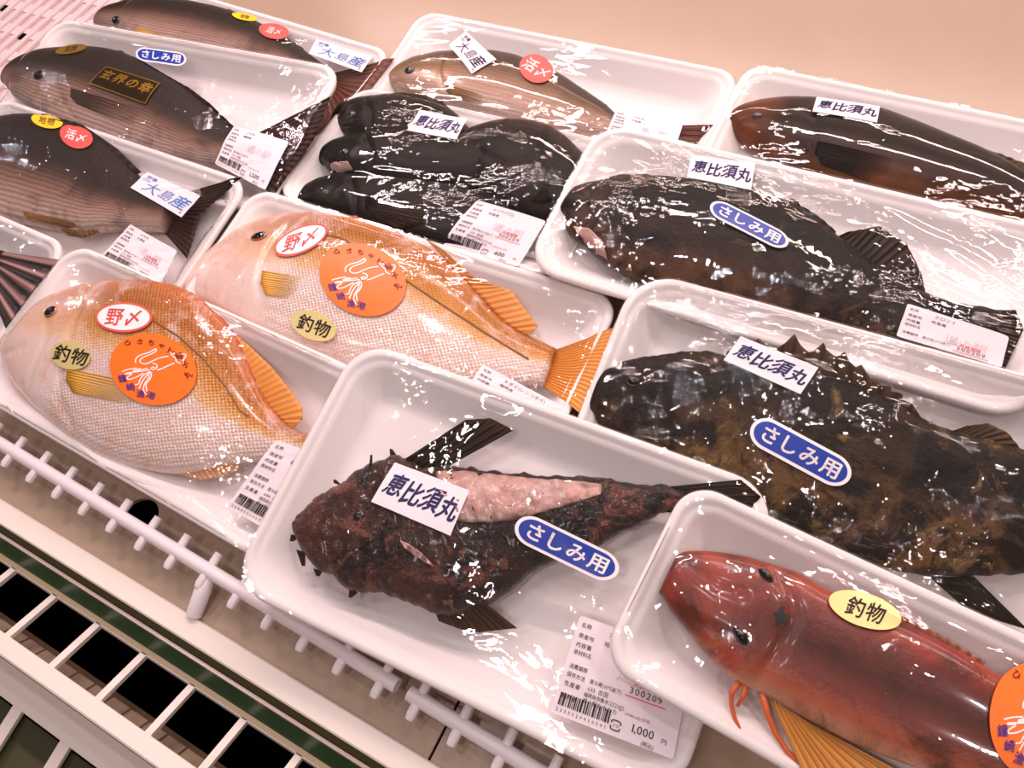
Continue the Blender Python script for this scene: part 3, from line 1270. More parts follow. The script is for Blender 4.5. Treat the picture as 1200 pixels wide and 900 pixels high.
REDRAY = plain('orange_red_feeler', '#d8622c', .3, coat=.5)
IRISG = plain('amber_iris', '#b06a34', .25, coat=1.0)
IRISD = plain('dark_iris', '#3a2a1a', .2, coat=1.0)
PUPIL = plain('black_pupil', '#0d0a0a', .12, coat=1.0)
LATER = plain('dark_lateral_line', '#8a5a20', .4)
MOUTHM = plain('pale_mouth_lining', '#a5827a', .35, coat=.4)
LIPM = plain('pink_lip', '#dfa48a', .35, coat=.4)

# ------------------------------------------------------------------ golden sea bream, front left
f9 = Fish('sea_bream', 'big golden sea bream lying in the front left tray, head to the left', 'fish', P9,
          [(2, 404), (8, 394), (33, 378), (50, 353), (77, 341), (110, 332), (150, 328.5), (187, 330), (217, 338), (247, 355), (270, 380), (286, 408), (302, 445), (318, 478), (340, 502), (366, 513)],
          [(2, 412), (8, 434), (20, 454), (43, 479), (77, 508), (117, 534), (160, 549), (200, 556), (233, 553), (258, 546), (285, 543), (310, 540), (335, 537), (352, 534)],
          -.006, .019, KIDAI, smooth=5, flat=.55, group='golden sea bream',
          creases=[([(100, 362), (92, 385), (88, 405), (78, 440), (72, 470), (85, 500)], .0022, .0022),
                   ([(60, 375), (62, 400), (45, 430), (35, 450)], .0012, .0022),
                   ([(4, 414), (20, 412), (34, 408)], .0022, .0015)])
f9.eye((60, 365), .0072, IRISG, PUPIL, .8, .6, .5)
f9.fin('dorsal_fin', [(266, 398), (280, 422), (298, 450), (318, 482), (338, 498)],
       [(272, 388), (294, 407), (318, 430), (340, 457), (354, 477), (354, 491), (345, 500)], ORFIN, -.003, -.004, nr=16)
f9.fin('anal_fin', [(205, 550), (225, 552), (250, 546), (268, 538)], [(210, 556), (235, 562), (262, 558), (280, 548)], PINKFIN, -.006, -.008, nr=8)
f9.fin('pectoral_fin', [(80, 432), (78, 446), (86, 460)], [(175, 452), (172, 468), (150, 474)], YELPEC, drape=True, off=.0012, nr=10, ruffle=.0003)
f9.fin('lateral_line', [(180, 375), (210, 393), (240, 420), (265, 452), (282, 480), (292, 487)], [(180, 377), (209, 395), (239, 422), (264, 454), (281, 482), (291, 489)], LATER, drape=True, off=.0004, rows=3, thick=.0003, ruffle=0)
f9.fin('tail_fin', [(350, 512), (352, 522), (348, 532)], [(395, 505), (398, 530), (380, 560)], ORFIN, -.012, -.016, nr=14)

# ------------------------------------------------------------------ golden sea bream, middle
f8 = Fish('sea_bream', 'golden sea bream in the middle with its orange tail spread', 'fish', P8,
          [(218, 338), (228, 320), (242, 302), (262, 283), (285, 267), (310, 257), (340, 251), (375, 249), (410, 250), (445, 257), (480, 270), (510, 291), (533, 313), (557, 338), (580, 366), (613, 391), (652, 409)],
          [(218, 345), (228, 352), (250, 364), (290, 386), (340, 407), (400, 426), (450, 434), (500, 443), (560, 452), (600, 455), (632, 451)],
          -.010, .017, KIDAI, smooth=5, flat=.55, group='golden sea bream',
          creases=[([(340, 268), (322, 290), (312, 312), (306, 335), (310, 352)], .0022, .0020),
                   ([(288, 320), (275, 335), (262, 352)], .0012, .002)])
f8.eye((304, 277), .0085, IRISG, PUPIL, .62, .55, .45)
f8.fin('dorsal_fin', [(500, 283), (535, 317), (560, 345), (590, 377), (613, 391)], [(520, 293), (556, 326), (600, 341), (630, 382), (622, 391)], ORFIN, -.004, -.002, nr=16)
f8.fin('tail_fin', [(650, 410), (643, 430), (634, 450)], [(738, 379), (724, 415), (684, 488)], ORFIN, -.010, -.012, nr=20)
f8.fin('pectoral_fin', [(308, 318), (306, 332), (312, 346)], [(352, 325), (350, 338), (338, 350)], YELPEC, drape=True, off=.0014, nr=8, ruffle=.0003)
f8.fin('lateral_line', [(372, 272), (400, 278), (440, 300), (480, 330), (520, 357), (560, 383), (590, 402), (620, 420)],
       [(372, 274), (400, 280), (439, 302), (479, 332), (519, 359), (559, 385), (589, 404), (619, 422)], LATER, drape=True, off=.0004, rows=3, thick=.0003, ruffle=0)

# ------------------------------------------------------------------ knobbly scorpionfish, front centre
f1 = Fish('scorpionfish', 'knobbly dark brown scorpionfish with its pale flesh cut open, in the front centre tray', 'fish', P1,
          [(344, 616), (350, 606), (370, 584), (384, 577), (408, 562), (418, 552), (434, 546), (446, 541), (458, 536), (468, 532), (480, 540), (500, 547), (548, 549), (580, 553), (610, 556), (640, 559), (670, 559), (700, 560), (740, 566), (780, 570), (800, 573)],
          [(344, 622), (347, 632), (358, 650), (374, 668), (390, 675), (408, 692), (424, 693), (440, 694), (456, 698), (480, 706), (505, 718), (530, 722), (560, 713), (582, 703), (604, 687), (624, 668), (648, 656), (675, 648), (700, 640), (730, 623), (765, 606), (790, 596)],
          -.004, .017, STONE, smooth=1, flat=.55, lump=.0024, lump_scale=130, ragged=.0020)
f1.fin('tail_fin', [(785, 570), (786, 582), (780, 600)], [(868, 562), (892, 582), (872, 606)], BKFIN, -.003, -.006, nr=10)
f1.fin('pectoral_fin', [(474, 538), (484, 548), (512, 552)], [(545, 492), (575, 490), (600, 503)], WINGM, .000, .004, nr=5, ruffle=.0004, thick=.003,
       label='dark pectoral fin raised like a wing')
f1.fin('pectoral_fin', [(500, 690), (520, 705), (560, 700)], [(514, 728), (552, 742), (606, 736)], MOTFIN, .002, -.010, nr=10, ruffle=.0008)
f1.fin('exposed_flesh', [(512, 553), (548, 552), (580, 556), (610, 559), (640, 562), (670, 563), (705, 568)],
       [(520, 606), (545, 612), (582, 612), (612, 608), (644, 598), (672, 590), (704, 580)], FLESH, drape=True, off=.0007, rows=14, ruffle=.0004, nr=9,
       label='pale pink exposed flesh')
f1.fin('skin_spine', [(432, 550), (436, 548)], [(434, 533), (436, 533)], MOTFIN, .004, .006, rows=5)
for a, b in (((352, 646), (355, 663)), ((372, 668), (372, 675)), ((346, 628), (341, 634)), ((396, 568), (392, 562)), ((462, 536), (458, 526)), ((414, 693), (410, 700))):
    f1.fin('skin_flap', [(a[0] - 5, a[1] - 2), (a[0] + 5, a[1] + 1)], [(b[0] - 1.5, b[1]), (b[0] + 1.5, b[1])], MOTFIN, -.003, -.004, rows=5, n=10, ruffle=.0003, thick=.0015)
f1.fin('pale_highlight', [(470, 634), (480, 638), (494, 648), (508, 662)], [(474, 642), (484, 650), (496, 658), (509, 665)], PALEHL, drape=True, off=.0010, rows=6, nr=4, ruffle=.0004, label='pale pink highlight streak')  # highlight streak painted as a pale patch draped on the skin
f1.eye((420, 604), .0042, IRISD, PUPIL, 1, 0, .8)

# ------------------------------------------------------------------ spiny mottled rockfish
f3 = Fish('rockfish', 'big mottled brown rockfish with raised dorsal spines, in the right tray behind the gurnard', 'fish', P3,
          [(692, 470), (698, 450), (710, 434), (730, 424), (760, 418), (800, 413), (833, 412), (870, 422), (905, 428), (950, 436), (990, 446), (1030, 462), (1070, 486), (1100, 500), (1140, 512), (1185, 522), (1240, 545)],
          [(692, 480), (700, 496), (725, 513), (760, 530), (800, 548), (850, 572), (900, 604), (950, 632), (1000, 653), (1050, 670), (1100, 676), (1145, 674), (1200, 674), (1235, 660)],
          -.004, .016, ROCK3, smooth=2, flat=.6, lump=.0013, ragged=.0012)
f3.fin('dorsal_fin', [(850, 424), (905, 432), (950, 440), (990, 450), (1030, 466), (1075, 492)],
       [(852, 412), (876, 406), (889, 396), (898, 407), (910, 408), (920, 402), (931, 391), (938, 404), (948, 413), (955, 410), (965, 401), (971, 412), (980, 418), (990, 412), (996, 424), (1003, 430), (1010, 427), (1016, 438), (1022, 444), (1030, 447), (1032, 452), (1045, 452), (1044, 458), (1058, 461), (1058, 468), (1070, 474), (1080, 490)],
       MOTFIN, .000, .003, n=140, nr=26, ruffle=.0003, rows=10)
f3.fin('soft_dorsal_fin', [(1095, 506), (1130, 516), (1170, 524)], [(1112, 508), (1132, 499), (1158, 496), (1181, 507), (1197, 527), (1188, 552)], MOTFIN, -.003, -.002, nr=12, n=80)
f3.fin('anal_fin', [(1085, 672), (1110, 676), (1140, 674)], [(1130, 712), (1172, 728), (1205, 738)], BKFIN, -.008, -.012, nr=8)
f3.fin('tail_fin', [(1232, 548), (1240, 600), (1232, 655)], [(1320, 560), (1335, 620), (1300, 690)], MOTFIN, -.008, -.01, nr=12)
f3.eye((742, 447), .0050, IRISD, PUPIL, .9, .3, .8)

# ------------------------------------------------------------------ dark rockfish
f4 = Fish('rockfish', 'dark blackish rockfish under the blue oval label, in the tray behind the spiny rockfish', 'fish', P4,
          [(659, 242), (663, 232), (672, 222), (690, 215), (708, 213), (729, 206), (745, 206), (780, 209), (820, 212), (850, 218), (880, 224), (910, 234), (943, 248), (975, 274), (1010, 300), (1050, 330), (1093, 349), (1120, 357), (1160, 362)],
          [(659, 250), (664, 270), (681, 283), (705, 303), (727, 318), (760, 332), (800, 341), (850, 354), (900, 368), (960, 383), (1020, 395), (1080, 404), (1130, 408), (1160, 410)],
          -.004, .016, ROCK4, smooth=1, flat=.6, lump=.0012, ragged=.0012)
f4.fin('dorsal_fin', [(800, 214), (850, 222), (890, 232), (930, 246), (975, 280)], [(800, 210), (820, 206), (826, 213), (850, 210), (858, 218), (880, 217), (886, 226), (905, 227), (912, 235), (930, 232), (945, 244), (963, 256), (980, 271)],
       BKFIN, .000, .002, n=90, nr=18)
f4.fin('soft_dorsal_fin', [(975, 280), (1010, 302), (1060, 338), (1080, 346)], [(992, 272), (1030, 265), (1062, 285), (1080, 320), (1085, 345)], BKFIN, -.003, .000, nr=12, n=80)
f4.fin('tail_fin', [(1155, 363), (1158, 385), (1155, 410)], [(1190, 363), (1200, 385), (1178, 432)], BKFIN, -.007, -.009, nr=10)
f4.fin('throat_patch', [(672, 266), (690, 268), (705, 282)], [(684, 282), (700, 298), (712, 306)], FLESH, drape=True, off=.0005, nr=3, ruffle=.0002, label='pinkish throat')
f4.eye((694, 238), .0046, IRISD, PUPIL, .9, .3, .8)

# ------------------------------------------------------------------ long brown fish, back right
f5 = Fish('grouper', 'long smooth dark brown fish in the back right tray, reddish at the mouth', 'fish', P5,
          [(855, 138), (859, 131), (873, 125.5), (894, 121), (924, 118.5), (952, 119.5), (990, 124), (1033, 133), (1055, 141), (1080, 150.5), (1110, 163), (1143, 176), (1170, 189), (1200, 207), (1240, 232), (1275, 252)],
          [(855, 146), (862, 158), (885, 174), (910, 190), (940, 202), (985, 214), (1040, 228), (1100, 242), (1150, 254), (1200, 265), (1240, 278), (1268, 276)],
          -.008, .020, BROWNF, smooth=4, flat=.6,
          creases=[([(942, 128), (955, 150), (950, 180), (935, 200)], .0012, .003), ([(858, 146), (875, 143), (895, 150)], .0014, .0014)])
f5.fin('dorsal_fin', [(1095, 160), (1130, 174), (1170, 193), (1200, 210)], [(1110, 160), (1143, 173), (1170, 179), (1200, 191), (1225, 206)], MOTFIN, -.004, -.003, nr=10)
f5.fin('tail_fin', [(1270, 252), (1274, 264), (1266, 276)], [(1330, 258), (1338, 280), (1320, 304)], BKFIN, -.012, -.014, nr=10)
f5.fin('pectoral_fin', [(958, 166), (954, 180), (962, 194)], [(1045, 186), (1040, 205), (1015, 214)], fin_mat('thin_black_fin', '#1a130d', '#1d150f', '#1d150f', 9, .8, tip=.05, spec=.1, ray_amt=.2), drape=True, off=.0010, nr=8, ruffle=.0003)
f5.eye((887, 136), .0048, IRISD, PUPIL, .8, .3, .7)

# ------------------------------------------------------------------ grunt, back row
f6 = Fish('grunt_fish', 'slim olive brown fish with scaly pinkish flank, alone in a back row tray', 'fish', P6,
          [(455, 93), (460, 87), (472, 78), (490, 70), (517, 65), (550, 63.5), (580, 64), (607, 69), (633, 80), (660, 92), (687, 110), (707, 123), (723, 137), (745, 148)],
          [(455, 97), (459, 103), (470, 110), (490, 116), (510, 121), (533, 129), (560, 136), (587, 142), (620, 150), (650, 156), (690, 160), (720, 161), (742, 162)],
          -.010, .019, ISAKI, smooth=4, flat=.6,
          creases=[([(520, 72), (516, 92), (522, 108)], .0014, .0018), ([(456, 96), (468, 95), (474, 98)], .0012, .0012)])
f6.eye((480, 82), .0058, IRISD, PUPIL, .8, .3, .5)
f6.fin('tail_fin', [(740, 148), (745, 155), (741, 163)], [(836, 146), (822, 160), (812, 176)], TAILBROWN, -.013, -.015, nr=10)
f6.fin('dorsal_fin', [(600, 70), (640, 86), (670, 101), (700, 121), (722, 138)], [(612, 67), (650, 84), (685, 105), (710, 122), (724, 136)], DKFIN, -.006, -.004, nr=18)
f6.fin('pectoral_fin', [(524, 100), (523, 106), (527, 112)], [(566, 112), (565, 120), (552, 122)], fin_mat('clear_brown_fin', '#9a6a3a', '#b98a5c', '#7a5028', 9, .8, tip=.1), drape=True, off=.0008, nr=7, ruffle=.0002)

# ------------------------------------------------------------------ small black fish, packed together
GB = 'small black fish packed together'
b1 = Fish('black_fish', 'small black fish at the top left of the packed black ones', 'fish', P7,
          [(392, 141), (396, 133), (405, 125), (425, 119), (455, 116), (480, 114.5), (505, 118), (520, 124), (535, 135), (548, 150), (560, 163)],
          [(392, 146), (400, 156), (415, 165), (440, 172), (470, 176), (500, 178), (530, 178), (556, 176)], -.010, .018, BLACKF, 4, .55, GB, lump=.0007, ragged=.0006, creases=[([(430, 122), (438, 140), (434, 160)], .0022, .0022)])
b2 = Fish('black_fish', 'middle small black fish with its pink mouth open', 'fish', P7,
          [(378, 182), (384, 174), (394, 168), (416, 162), (447, 157), (480, 158), (520, 160), (560, 163), (590, 168), (620, 180), (645, 198)],
          [(378, 190), (388, 203), (410, 212), (440, 218), (480, 224), (520, 226), (560, 224), (600, 220), (640, 212)], -.006, .018, BLACKF, 4, .55, GB, lump=.0007, ragged=.0006, creases=[([(430, 166), (440, 185), (436, 205)], .0022, .0022), ([(379, 188), (392, 196), (405, 190)], .0022, .0022)])
b3 = Fish('black_fish', 'small black fish lowest in the packed tray, beside its price label', 'fish', P7,
          [(352, 236), (362, 220), (378, 212), (395, 208), (420, 206), (455, 208), (500, 214), (540, 222), (580, 234), (610, 250)],
          [(352, 244), (368, 254), (395, 262), (430, 274), (470, 286), (510, 296), (550, 302), (580, 300), (606, 296)], -.008, .017, BLACKF, 4, .55, GB, lump=.0007, ragged=.0006, creases=[([(412, 214), (420, 234), (418, 254)], .0022, .0022)])
b4 = Fish('black_fish', 'small black fish with a rounded back at the right of the packed black ones', 'fish', P7,
          [(538, 170), (546, 160), (556, 152), (575, 146), (600, 143), (625, 145), (648, 152), (668, 166), (684, 184), (692, 205)],
          [(538, 182), (550, 205), (566, 225), (590, 245), (620, 258), (645, 262), (668, 250), (684, 235)], -.002, .018, BLACKF, 4, .6, GB, lump=.0007, ragged=.0006, creases=[([(640, 160), (632, 190), (640, 220)], .0022, .0022), ([(560, 180), (590, 200), (620, 196)], .0022, .0022)])
for fb, px in ((b1, (412, 134)), (b2, (403, 178)), (b3, (380, 226))):
    fb.eye(px, .0045, IRISD, PUPIL, .85, .3, .6)
b2.fin('mouth_lining', [(386, 192), (396, 190), (408, 190)], [(390, 204), (402, 204), (414, 200)], MOUTHM, drape=True, off=.0009, rows=4, ruffle=0)
b4.fin('pectoral_fin', [(632, 196), (640, 200), (648, 212)], [(648, 236), (634, 240), (622, 236)], BKFIN, drape=True, off=.0012, nr=6)
b3.fin('pectoral_fin', [(430, 232), (428, 244), (436, 254)], [(500, 236), (496, 262), (470, 270)], BKFIN, drape=True, off=.0012, nr=8)
b1.fin('dorsal_fin', [(440, 118), (480, 117), (515, 124)], [(446, 113), (482, 111), (520, 119)], BKFIN, -.006, -.006, nr=12)
b4.fin('tail_fin', [(684, 206), (686, 220), (680, 236)], [(716, 216), (722, 240), (704, 262)], BKFIN, -.010, -.014, nr=8)

# ------------------------------------------------------------------ dark bream
f10 = Fish('sea_bream', 'dark grey bream in the tray with the gold foil sticker, head to the left', 'fish', P10,
           [(7, 91), (12, 83), (22, 74), (37, 66.5), (60, 60), (84, 58.5), (112, 58), (130, 60), (150, 65), (167, 74), (190, 87), (217, 103), (240, 121), (258, 137), (275, 152), (302, 158)],
           [(7, 98), (12, 108), (20, 116), (43, 129), (75, 143), (110, 157), (150, 170), (190, 183), (230, 193), (265, 197), (296, 198)],
           -.006, .020, BREAM, smooth=4, flat=.55, group='dark bream',
           creases=[([(78, 78), (72, 100), (76, 122), (88, 140)], .0016, .002), ([(8, 97), (22, 99), (32, 97)], .0016, .0015)])
f10.eye((46, 88), .0080, IRISD, PUPIL, .75, .2, .5)
f10.fin('dorsal_fin', [(100, 61), (135, 64), (165, 76), (200, 96), (240, 124), (268, 148)], [(108, 57), (124, 56), (130, 59), (142, 59), (148, 63), (165, 70), (195, 88), (222, 103), (246, 121), (274, 148)], DKFIN, -.002, .001, n=90, nr=24)
f10.fin('tail_fin', [(298, 158), (302, 178), (294, 198)], [(388, 112), (366, 165), (318, 232)], DKFIN, -.010, -.011, nr=16)
f10.fin('pectoral_fin', [(84, 104), (83, 114), (90, 122)], [(165, 128), (160, 140), (140, 144)], fin_mat('thin_dark_fin', '#4a352a', '#4a352a', '#3a281c', 9, .5, tip=.05), drape=True, off=.0009, nr=9, ruffle=.0003)

f11 = Fish('sea_bream', 'dark bream at the left edge under the light blue origin label', 'fish', P11,
           [(-96, 190), (-85, 176), (-60, 158), (-30, 146), (0, 140), (22, 136), (45, 136), (80, 144), (110, 158), (130, 173), (147, 189), (160, 203), (175, 215), (205, 232)],
           [(-96, 196), (-80, 215), (-45, 238), (0, 255), (27, 261), (60, 268), (95, 272), (130, 268), (160, 268), (190, 270)],
           -.006, .019, BREAM, smooth=4, flat=.55, group='dark bream')
f11.fin('tail_fin', [(200, 230), (200, 248), (190, 270)], [(284, 207), (235, 250), (219, 303)], DKFIN, -.012, -.010, nr=16, n=70)
f11.fin('anal_fin', [(70, 268), (90, 270), (112, 268)], [(80, 276), (98, 278), (116, 272)], fin_mat('ochre_fin', '#a8743c', '#5a3a22', '#3a2414', 8), -.004, -.006, nr=7)
f11.fin('pelvic_fin', [(28, 248), (30, 254), (36, 258)], [(88, 262), (92, 267), (80, 270)], fin_mat('ochre_fin', '#b98848', '#8a6034', '#5a3a1c', 8), drape=True, off=.0012, nr=7, ruffle=.0004)
f11.fin('dorsal_fin', [(-30, 150), (10, 141), (50, 139), (90, 150), (130, 176), (160, 204)], [(-26, 143), (12, 135), (52, 133), (95, 145), (136, 173), (165, 201)], DKFIN, -.002, -.001, nr=24)
f11.eye((-60, 185), .0080, IRISD, PUPIL, .75, .2, .5)

f12 = Fish('sea_bream', 'dark bream in the back left corner tray, partly behind another tray', 'fish', P12,
           [(114, 25), (122, 18), (133, 11), (160, 5), (193, 2), (227, 6), (260, 13), (283, 20), (307, 31), (333, 44), (353, 58), (372, 72), (392, 86)],
           [(114, 30), (125, 36), (150, 44), (185, 54), (230, 63), (275, 72), (320, 82), (355, 93), (378, 106)],
           -.008, .019, BREAM, smooth=4, flat=.55, group='dark bream')
f12.fin('tail_fin', [(388, 86), (390, 98), (378, 112)], [(462, 68), (425, 115), (366, 162)], TAILBROWN, -.014, -.014, nr=14, n=70)
f12.fin('dorsal_fin', [(170, 6), (215, 6), (265, 16), (310, 35), (350, 58)], [(176, 2), (220, 2), (270, 11), (318, 33), (356, 57)], DKFIN, -.004, -.003, nr=22)
f12.fin('pectoral_fin', [(160, 32), (158, 40), (163, 48)], [(215, 50), (210, 60), (195, 62)], YELPEC, drape=True, off=.0009, nr=9, ruffle=.0003)
f12.eye((136, 24), .0072, IRISD, PUPIL, .75, .2, .5)

f13 = Fish('sea_bream', 'dark fish at the left edge of which mainly the striped tail shows', 'fish', P13,
           [(-190, 265), (-175, 250), (-140, 240), (-100, 242), (-60, 256), (-30, 275), (-8, 292)],
           [(-190, 275), (-175, 300), (-140, 325), (-100, 335), (-60, 335), (-30, 332), (-14, 328)], -.006, .014, BREAM, smooth=4)
f13.fin('tail_fin', [(-12, 293), (-10, 310), (-18, 328)], [(68, 304), (40, 338), (6, 384)], fin_mat('striped_dark_tail', '#3a2620', '#1f1512', '#c99a92', 5, 1.0, ray_amt=.8), -.006, -.004, nr=12, n=70)

# ------------------------------------------------------------------ gurnard, seen from above
f2 = Fish('gurnard', 'red gurnard with amber fins at the bottom right, seen from above', 'fish', P2,
          [(775, 692), (779, 676), (790, 652), (803, 646), (824, 645.5), (850, 648), (876, 653), (910, 663), (935, 671), (967, 690), (1000, 705), (1053, 727), (1093, 745), (1127, 764), (1158, 784), (1200, 806), (1260, 840), (1340, 885)],
          [(775, 697), (786, 716), (800, 733), (820, 759), (843, 782), (863, 800), (890, 812), (910, 822), (943, 842), (987, 865), (1033, 885), (1067, 898), (1110, 914), (1160, 934), (1220, 955), (1330, 985)],
          -.002, .014, GURN, smooth=2, flat=.6,
          creases=[([(905, 668), (925, 700), (930, 730), (905, 770), (885, 800)], .0018, .003), ([(800, 655), (840, 690), (870, 700)], .0009, .003), ([(792, 715), (830, 735), (850, 745)], .0009, .003)])
f2.eye((868, 745), .0056, IRISD, PUPIL, .6, -.5, .8)
f2.eye((897, 674), .0052, IRISD, PUPIL, .5, -.4, .8)
f2.fin('dorsal_fin', [(1000, 700), (1050, 728), (1100, 752), (1150, 782)], [(990, 690), (1045, 716), (1100, 742), (1156, 776)], fin_mat('red_brown_fin', '#8a4a34', '#b57a5c', '#6a3020', 14), .000, .001, nr=12)
f2.fin('pectoral_fin', [(902, 818), (925, 832), (950, 848)], [(945, 915), (1010, 945), (1075, 915)], GURFIN, .000, -.006, nr=9, ruffle=.0008)


def px_line(pk, pts):
    return [pk.at((x, y), z) for x, y, z in pts]


f2.blob('feeler', px_line(P2, [(866, 800, .000), (857, 812, -.001), (857, 825, -.002), (861, 842, -.003), (868, 856, -.003), (876, 868, -.003)]), [.0018, .0015, .0013, .0011, .0009, .0006], REDRAY)
f2.blob('feeler', px_line(P2, [(874, 802, .000), (871, 816, -.001), (864, 828, -.002)]), [.0016, .0013, .0010], REDRAY)
f2.blob('feeler', px_line(P2, [(893, 812, .000), (899, 836, -.001), (908, 858, -.002), (922, 880, -.002), (944, 902, -.002), (960, 920, -.003)]), [.0020, .0018, .0016, .0015, .0013, .0011], REDRAY)
m = Mesh()
q = np.array(f2.on((915, 722)))
star = []
for k in range(12):
    a = k * math.pi / 6
    r = .0034 + .0014 * math.sin(k * 2.3) + .0006 * math.sin(k * 5.1)
    star.append((q[0] + r * math.cos(a), q[1] + r * 1.2 * math.sin(a), f2.z_at(q[0] + r * math.cos(a), q[1] + r * 1.2 * math.sin(a)) + .0008))
star.append((q[0], q[1], f2.z_at(q[0], q[1]) + .0009))
m.add([np.array(p) - f2.base for p in star], [(k, (k + 1) % 12, 12) for k in range(12)])
m.build('head_wound', plain('dark_wound', '#1c0f0b', .4), f2.root, True)

# ------------------------------------------------------------------ wraps
for k in PACKS:
    PACKS[k].build_film()

# ------------------------------------------------------------------ stickers
squid_sticker(P9, (181, 434), (50, 13), (10, -40))
squid_sticker(P8, (426, 329), (50, 15), (9, -40))
squid_sticker(P2, (1216, 846), (56, 30), (22, -62))
oval_text(P9, (146, 372.5), (33, 1.5), (3, -17.5), '野〆', WHITE, RED, RED, label='white oval sticker with red characters')
oval_text(P8, (353, 282), (31, -9), (4, -17), '野〆', WHITE, RED, RED, label='white oval sticker with red characters')
oval_text(P9, (83, 416.5), (23, 5), (4, -16.5), '釣物', GOLDP, INK, label='pale gold oval sticker')
oval_text(P8, (367.5, 382), (26, 9), (4, -16), '釣物', GOLDP, INK, label='pale gold oval sticker')
oval_text(P2, (1013.5, 715), (42, 13.5), (5, -19), '釣物', GOLDP, INK, label='pale gold oval sticker')
ship_label(P1, [(463, 542), (550.5, 575), (528, 628), (435, 588)])
ship_label(P3, [(868, 394), (959, 431), (938, 462), (848, 422)])
ship_label(P4, [(810, 182), (885, 192), (880, 223), (805, 208)])
ship_label(P5, [(957, 114), (1031, 125), (1027.5, 144), (952, 131)])
ship_label(P7, [(492, 129), (548, 139), (535, 164), (477, 153)])


def pill_quad(a, b, r):
    a, b = np.array(a, float), np.array(b, float)
    d = (b - a) / np.linalg.norm(b - a)
    n = np.array([d[1], -d[0]])
    return [a - d * r + n * r, b + d * r + n * r, b + d * r - n * r, a - d * r - n * r]


blue_pill(P1, pill_quad((620.5, 621.5), (708.5, 664), 17.5))
blue_pill(P3, pill_quad((897, 508), (979.5, 552.5), 18.5))
blue_pill(P4, pill_quad((842, 245.5), (914, 282), 10.5))
blue_pill(P10, pill_quad((167.5, 63.5), (210.5, 69.5), 8))
price_label(P1, [(680, 721), (812, 768), (789, 890), (645, 834)], 'オニオコゼ', '地島産', '1,000', '2633020010001')
price_label(P4, [(1063.5, 356), (1182, 395), (1173.5, 431), (1050, 394)], 'クロソイ', '地島産', '1,200', '2633020010209', Hh=31)
price_label(P7, [(559, 235), (640, 259.5), (607, 313), (519, 288)], 'メジナ(クロ)', '地島産', '400', '2633020004002')
price_label(P8, [(566, 427), (668, 481), (640, 535), (530, 480)], 'キダイ(レンコダイ)', '鐘崎産', '800', '2644020008001', '644 吉村', False)
price_label(P9, [(324, 515), (391, 540.5), (330, 631), (266, 594)], 'キダイ', '鐘崎産', '700', '2644020007505', '644 吉村', False, W=37)
price_label(P10, [(274.5, 148), (339, 166), (311, 223), (252, 192)], 'イサキ', '鐘崎産', '1,500', '2611020015009', '611 宗像', False)
price_label(P11, [(153, 263), (208, 294), (186, 338), (117, 303)], 'イサキ', '大島産', '900', '2611020009001', '611 宗像', True)
price_label(P6, [(722, 129), (800, 147), (788, 184), (706, 166)], 'イサキ', '大島産', '600', '2611020006002', '611 宗像', False)
island_label(P11, [(173, 202), (235, 230), (213, 255), (153, 220)], SKYBLUE, label='white label with light blue brush writing')
island_label(P12, [(371, 46), (437, 66), (424, 85), (362, 63)], SKYBLUE, label='white label with light blue brush writing')
island_label(P6, [(546, 37), (582, 70), (553, 87), (526, 53)], PURPLE, label='white label with violet brush writing')
oval_text(P11, (91, 161.5), (18, 6), (5, -12), '活〆', RED, WHITE, name='freshness_sticker', size=48, bold=.02, label='red round sticker')
oval_text(P12, (321.5, 37), (17, 4), (4, -8.5), '活〆', RED, WHITE, name='freshness_sticker', size=48, bold=.02, label='red round sticker')
oval_text(P6, (628.5, 81), (17, 11), (10, -13), '活〆', RED, WHITE, name='freshness_sticker', size=52, bold=.02, label='red round sticker')
oval_text(P11, (56.5, 143), (18, 3.5), (2, -7.5), '地物', YELLOW, INK2, label='yellow oval sticker')
oval_text(P12, (287, 20), (14.5, 3), (1.5, -4), '地物', YELLOW, INK2, label='yellow oval sticker')
oval_text(P10, (83.5, 58), (18, -2.5), (2, -5.5), '天然', GOLDD, INK, label='gold oval sticker')
g = Sticker(P10, 'foil_sticker', [(125, 78), (188, 97.5), (170.5, 122), (104.5, 98)], 60, 26, label='dark foil sticker with gold lettering and gold border')
g.rect(0, 0, 60, 26, GOLDD, 8)
g.layer = 1
g.rect(.9, .9, 59.1, 25.1, FOILBG, 8)
g.layer = 2
for i, ch in enumerate('玄界の幸'):
    g.char(ch, 9 + i * 14, 10, 13, GOLDD, .03, 0, 1, .1, True, 2)
g.build()

# ------------------------------------------------------------------ the display case
STEEL = plain('beige_painted_deck', '#b09a86', .24, spec=.45, noise_amt=.05, noise_scale=14)
PLAST = plain('white_plastic', '#f6ecee', .4)
ENAM = plain('cream_enamel', '#efe4d8', .35)
BLACKH = plain('dark_void', '#050404', .9, spec=.05)  # black base colour stands in for the darkness inside openings
GREENS = plain('dark_green_strip', '#23502a', .3, spec=.4, noise_amt=.2, noise_scale=90)
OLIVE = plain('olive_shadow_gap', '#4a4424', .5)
BROWNM = plain('brown_metal', '#5c4832', .45, noise_amt=.3, noise_scale=60)
GREYGR = plain('grey_green_panel', '#57553a', .5, noise_amt=.25, noise_scale=30)


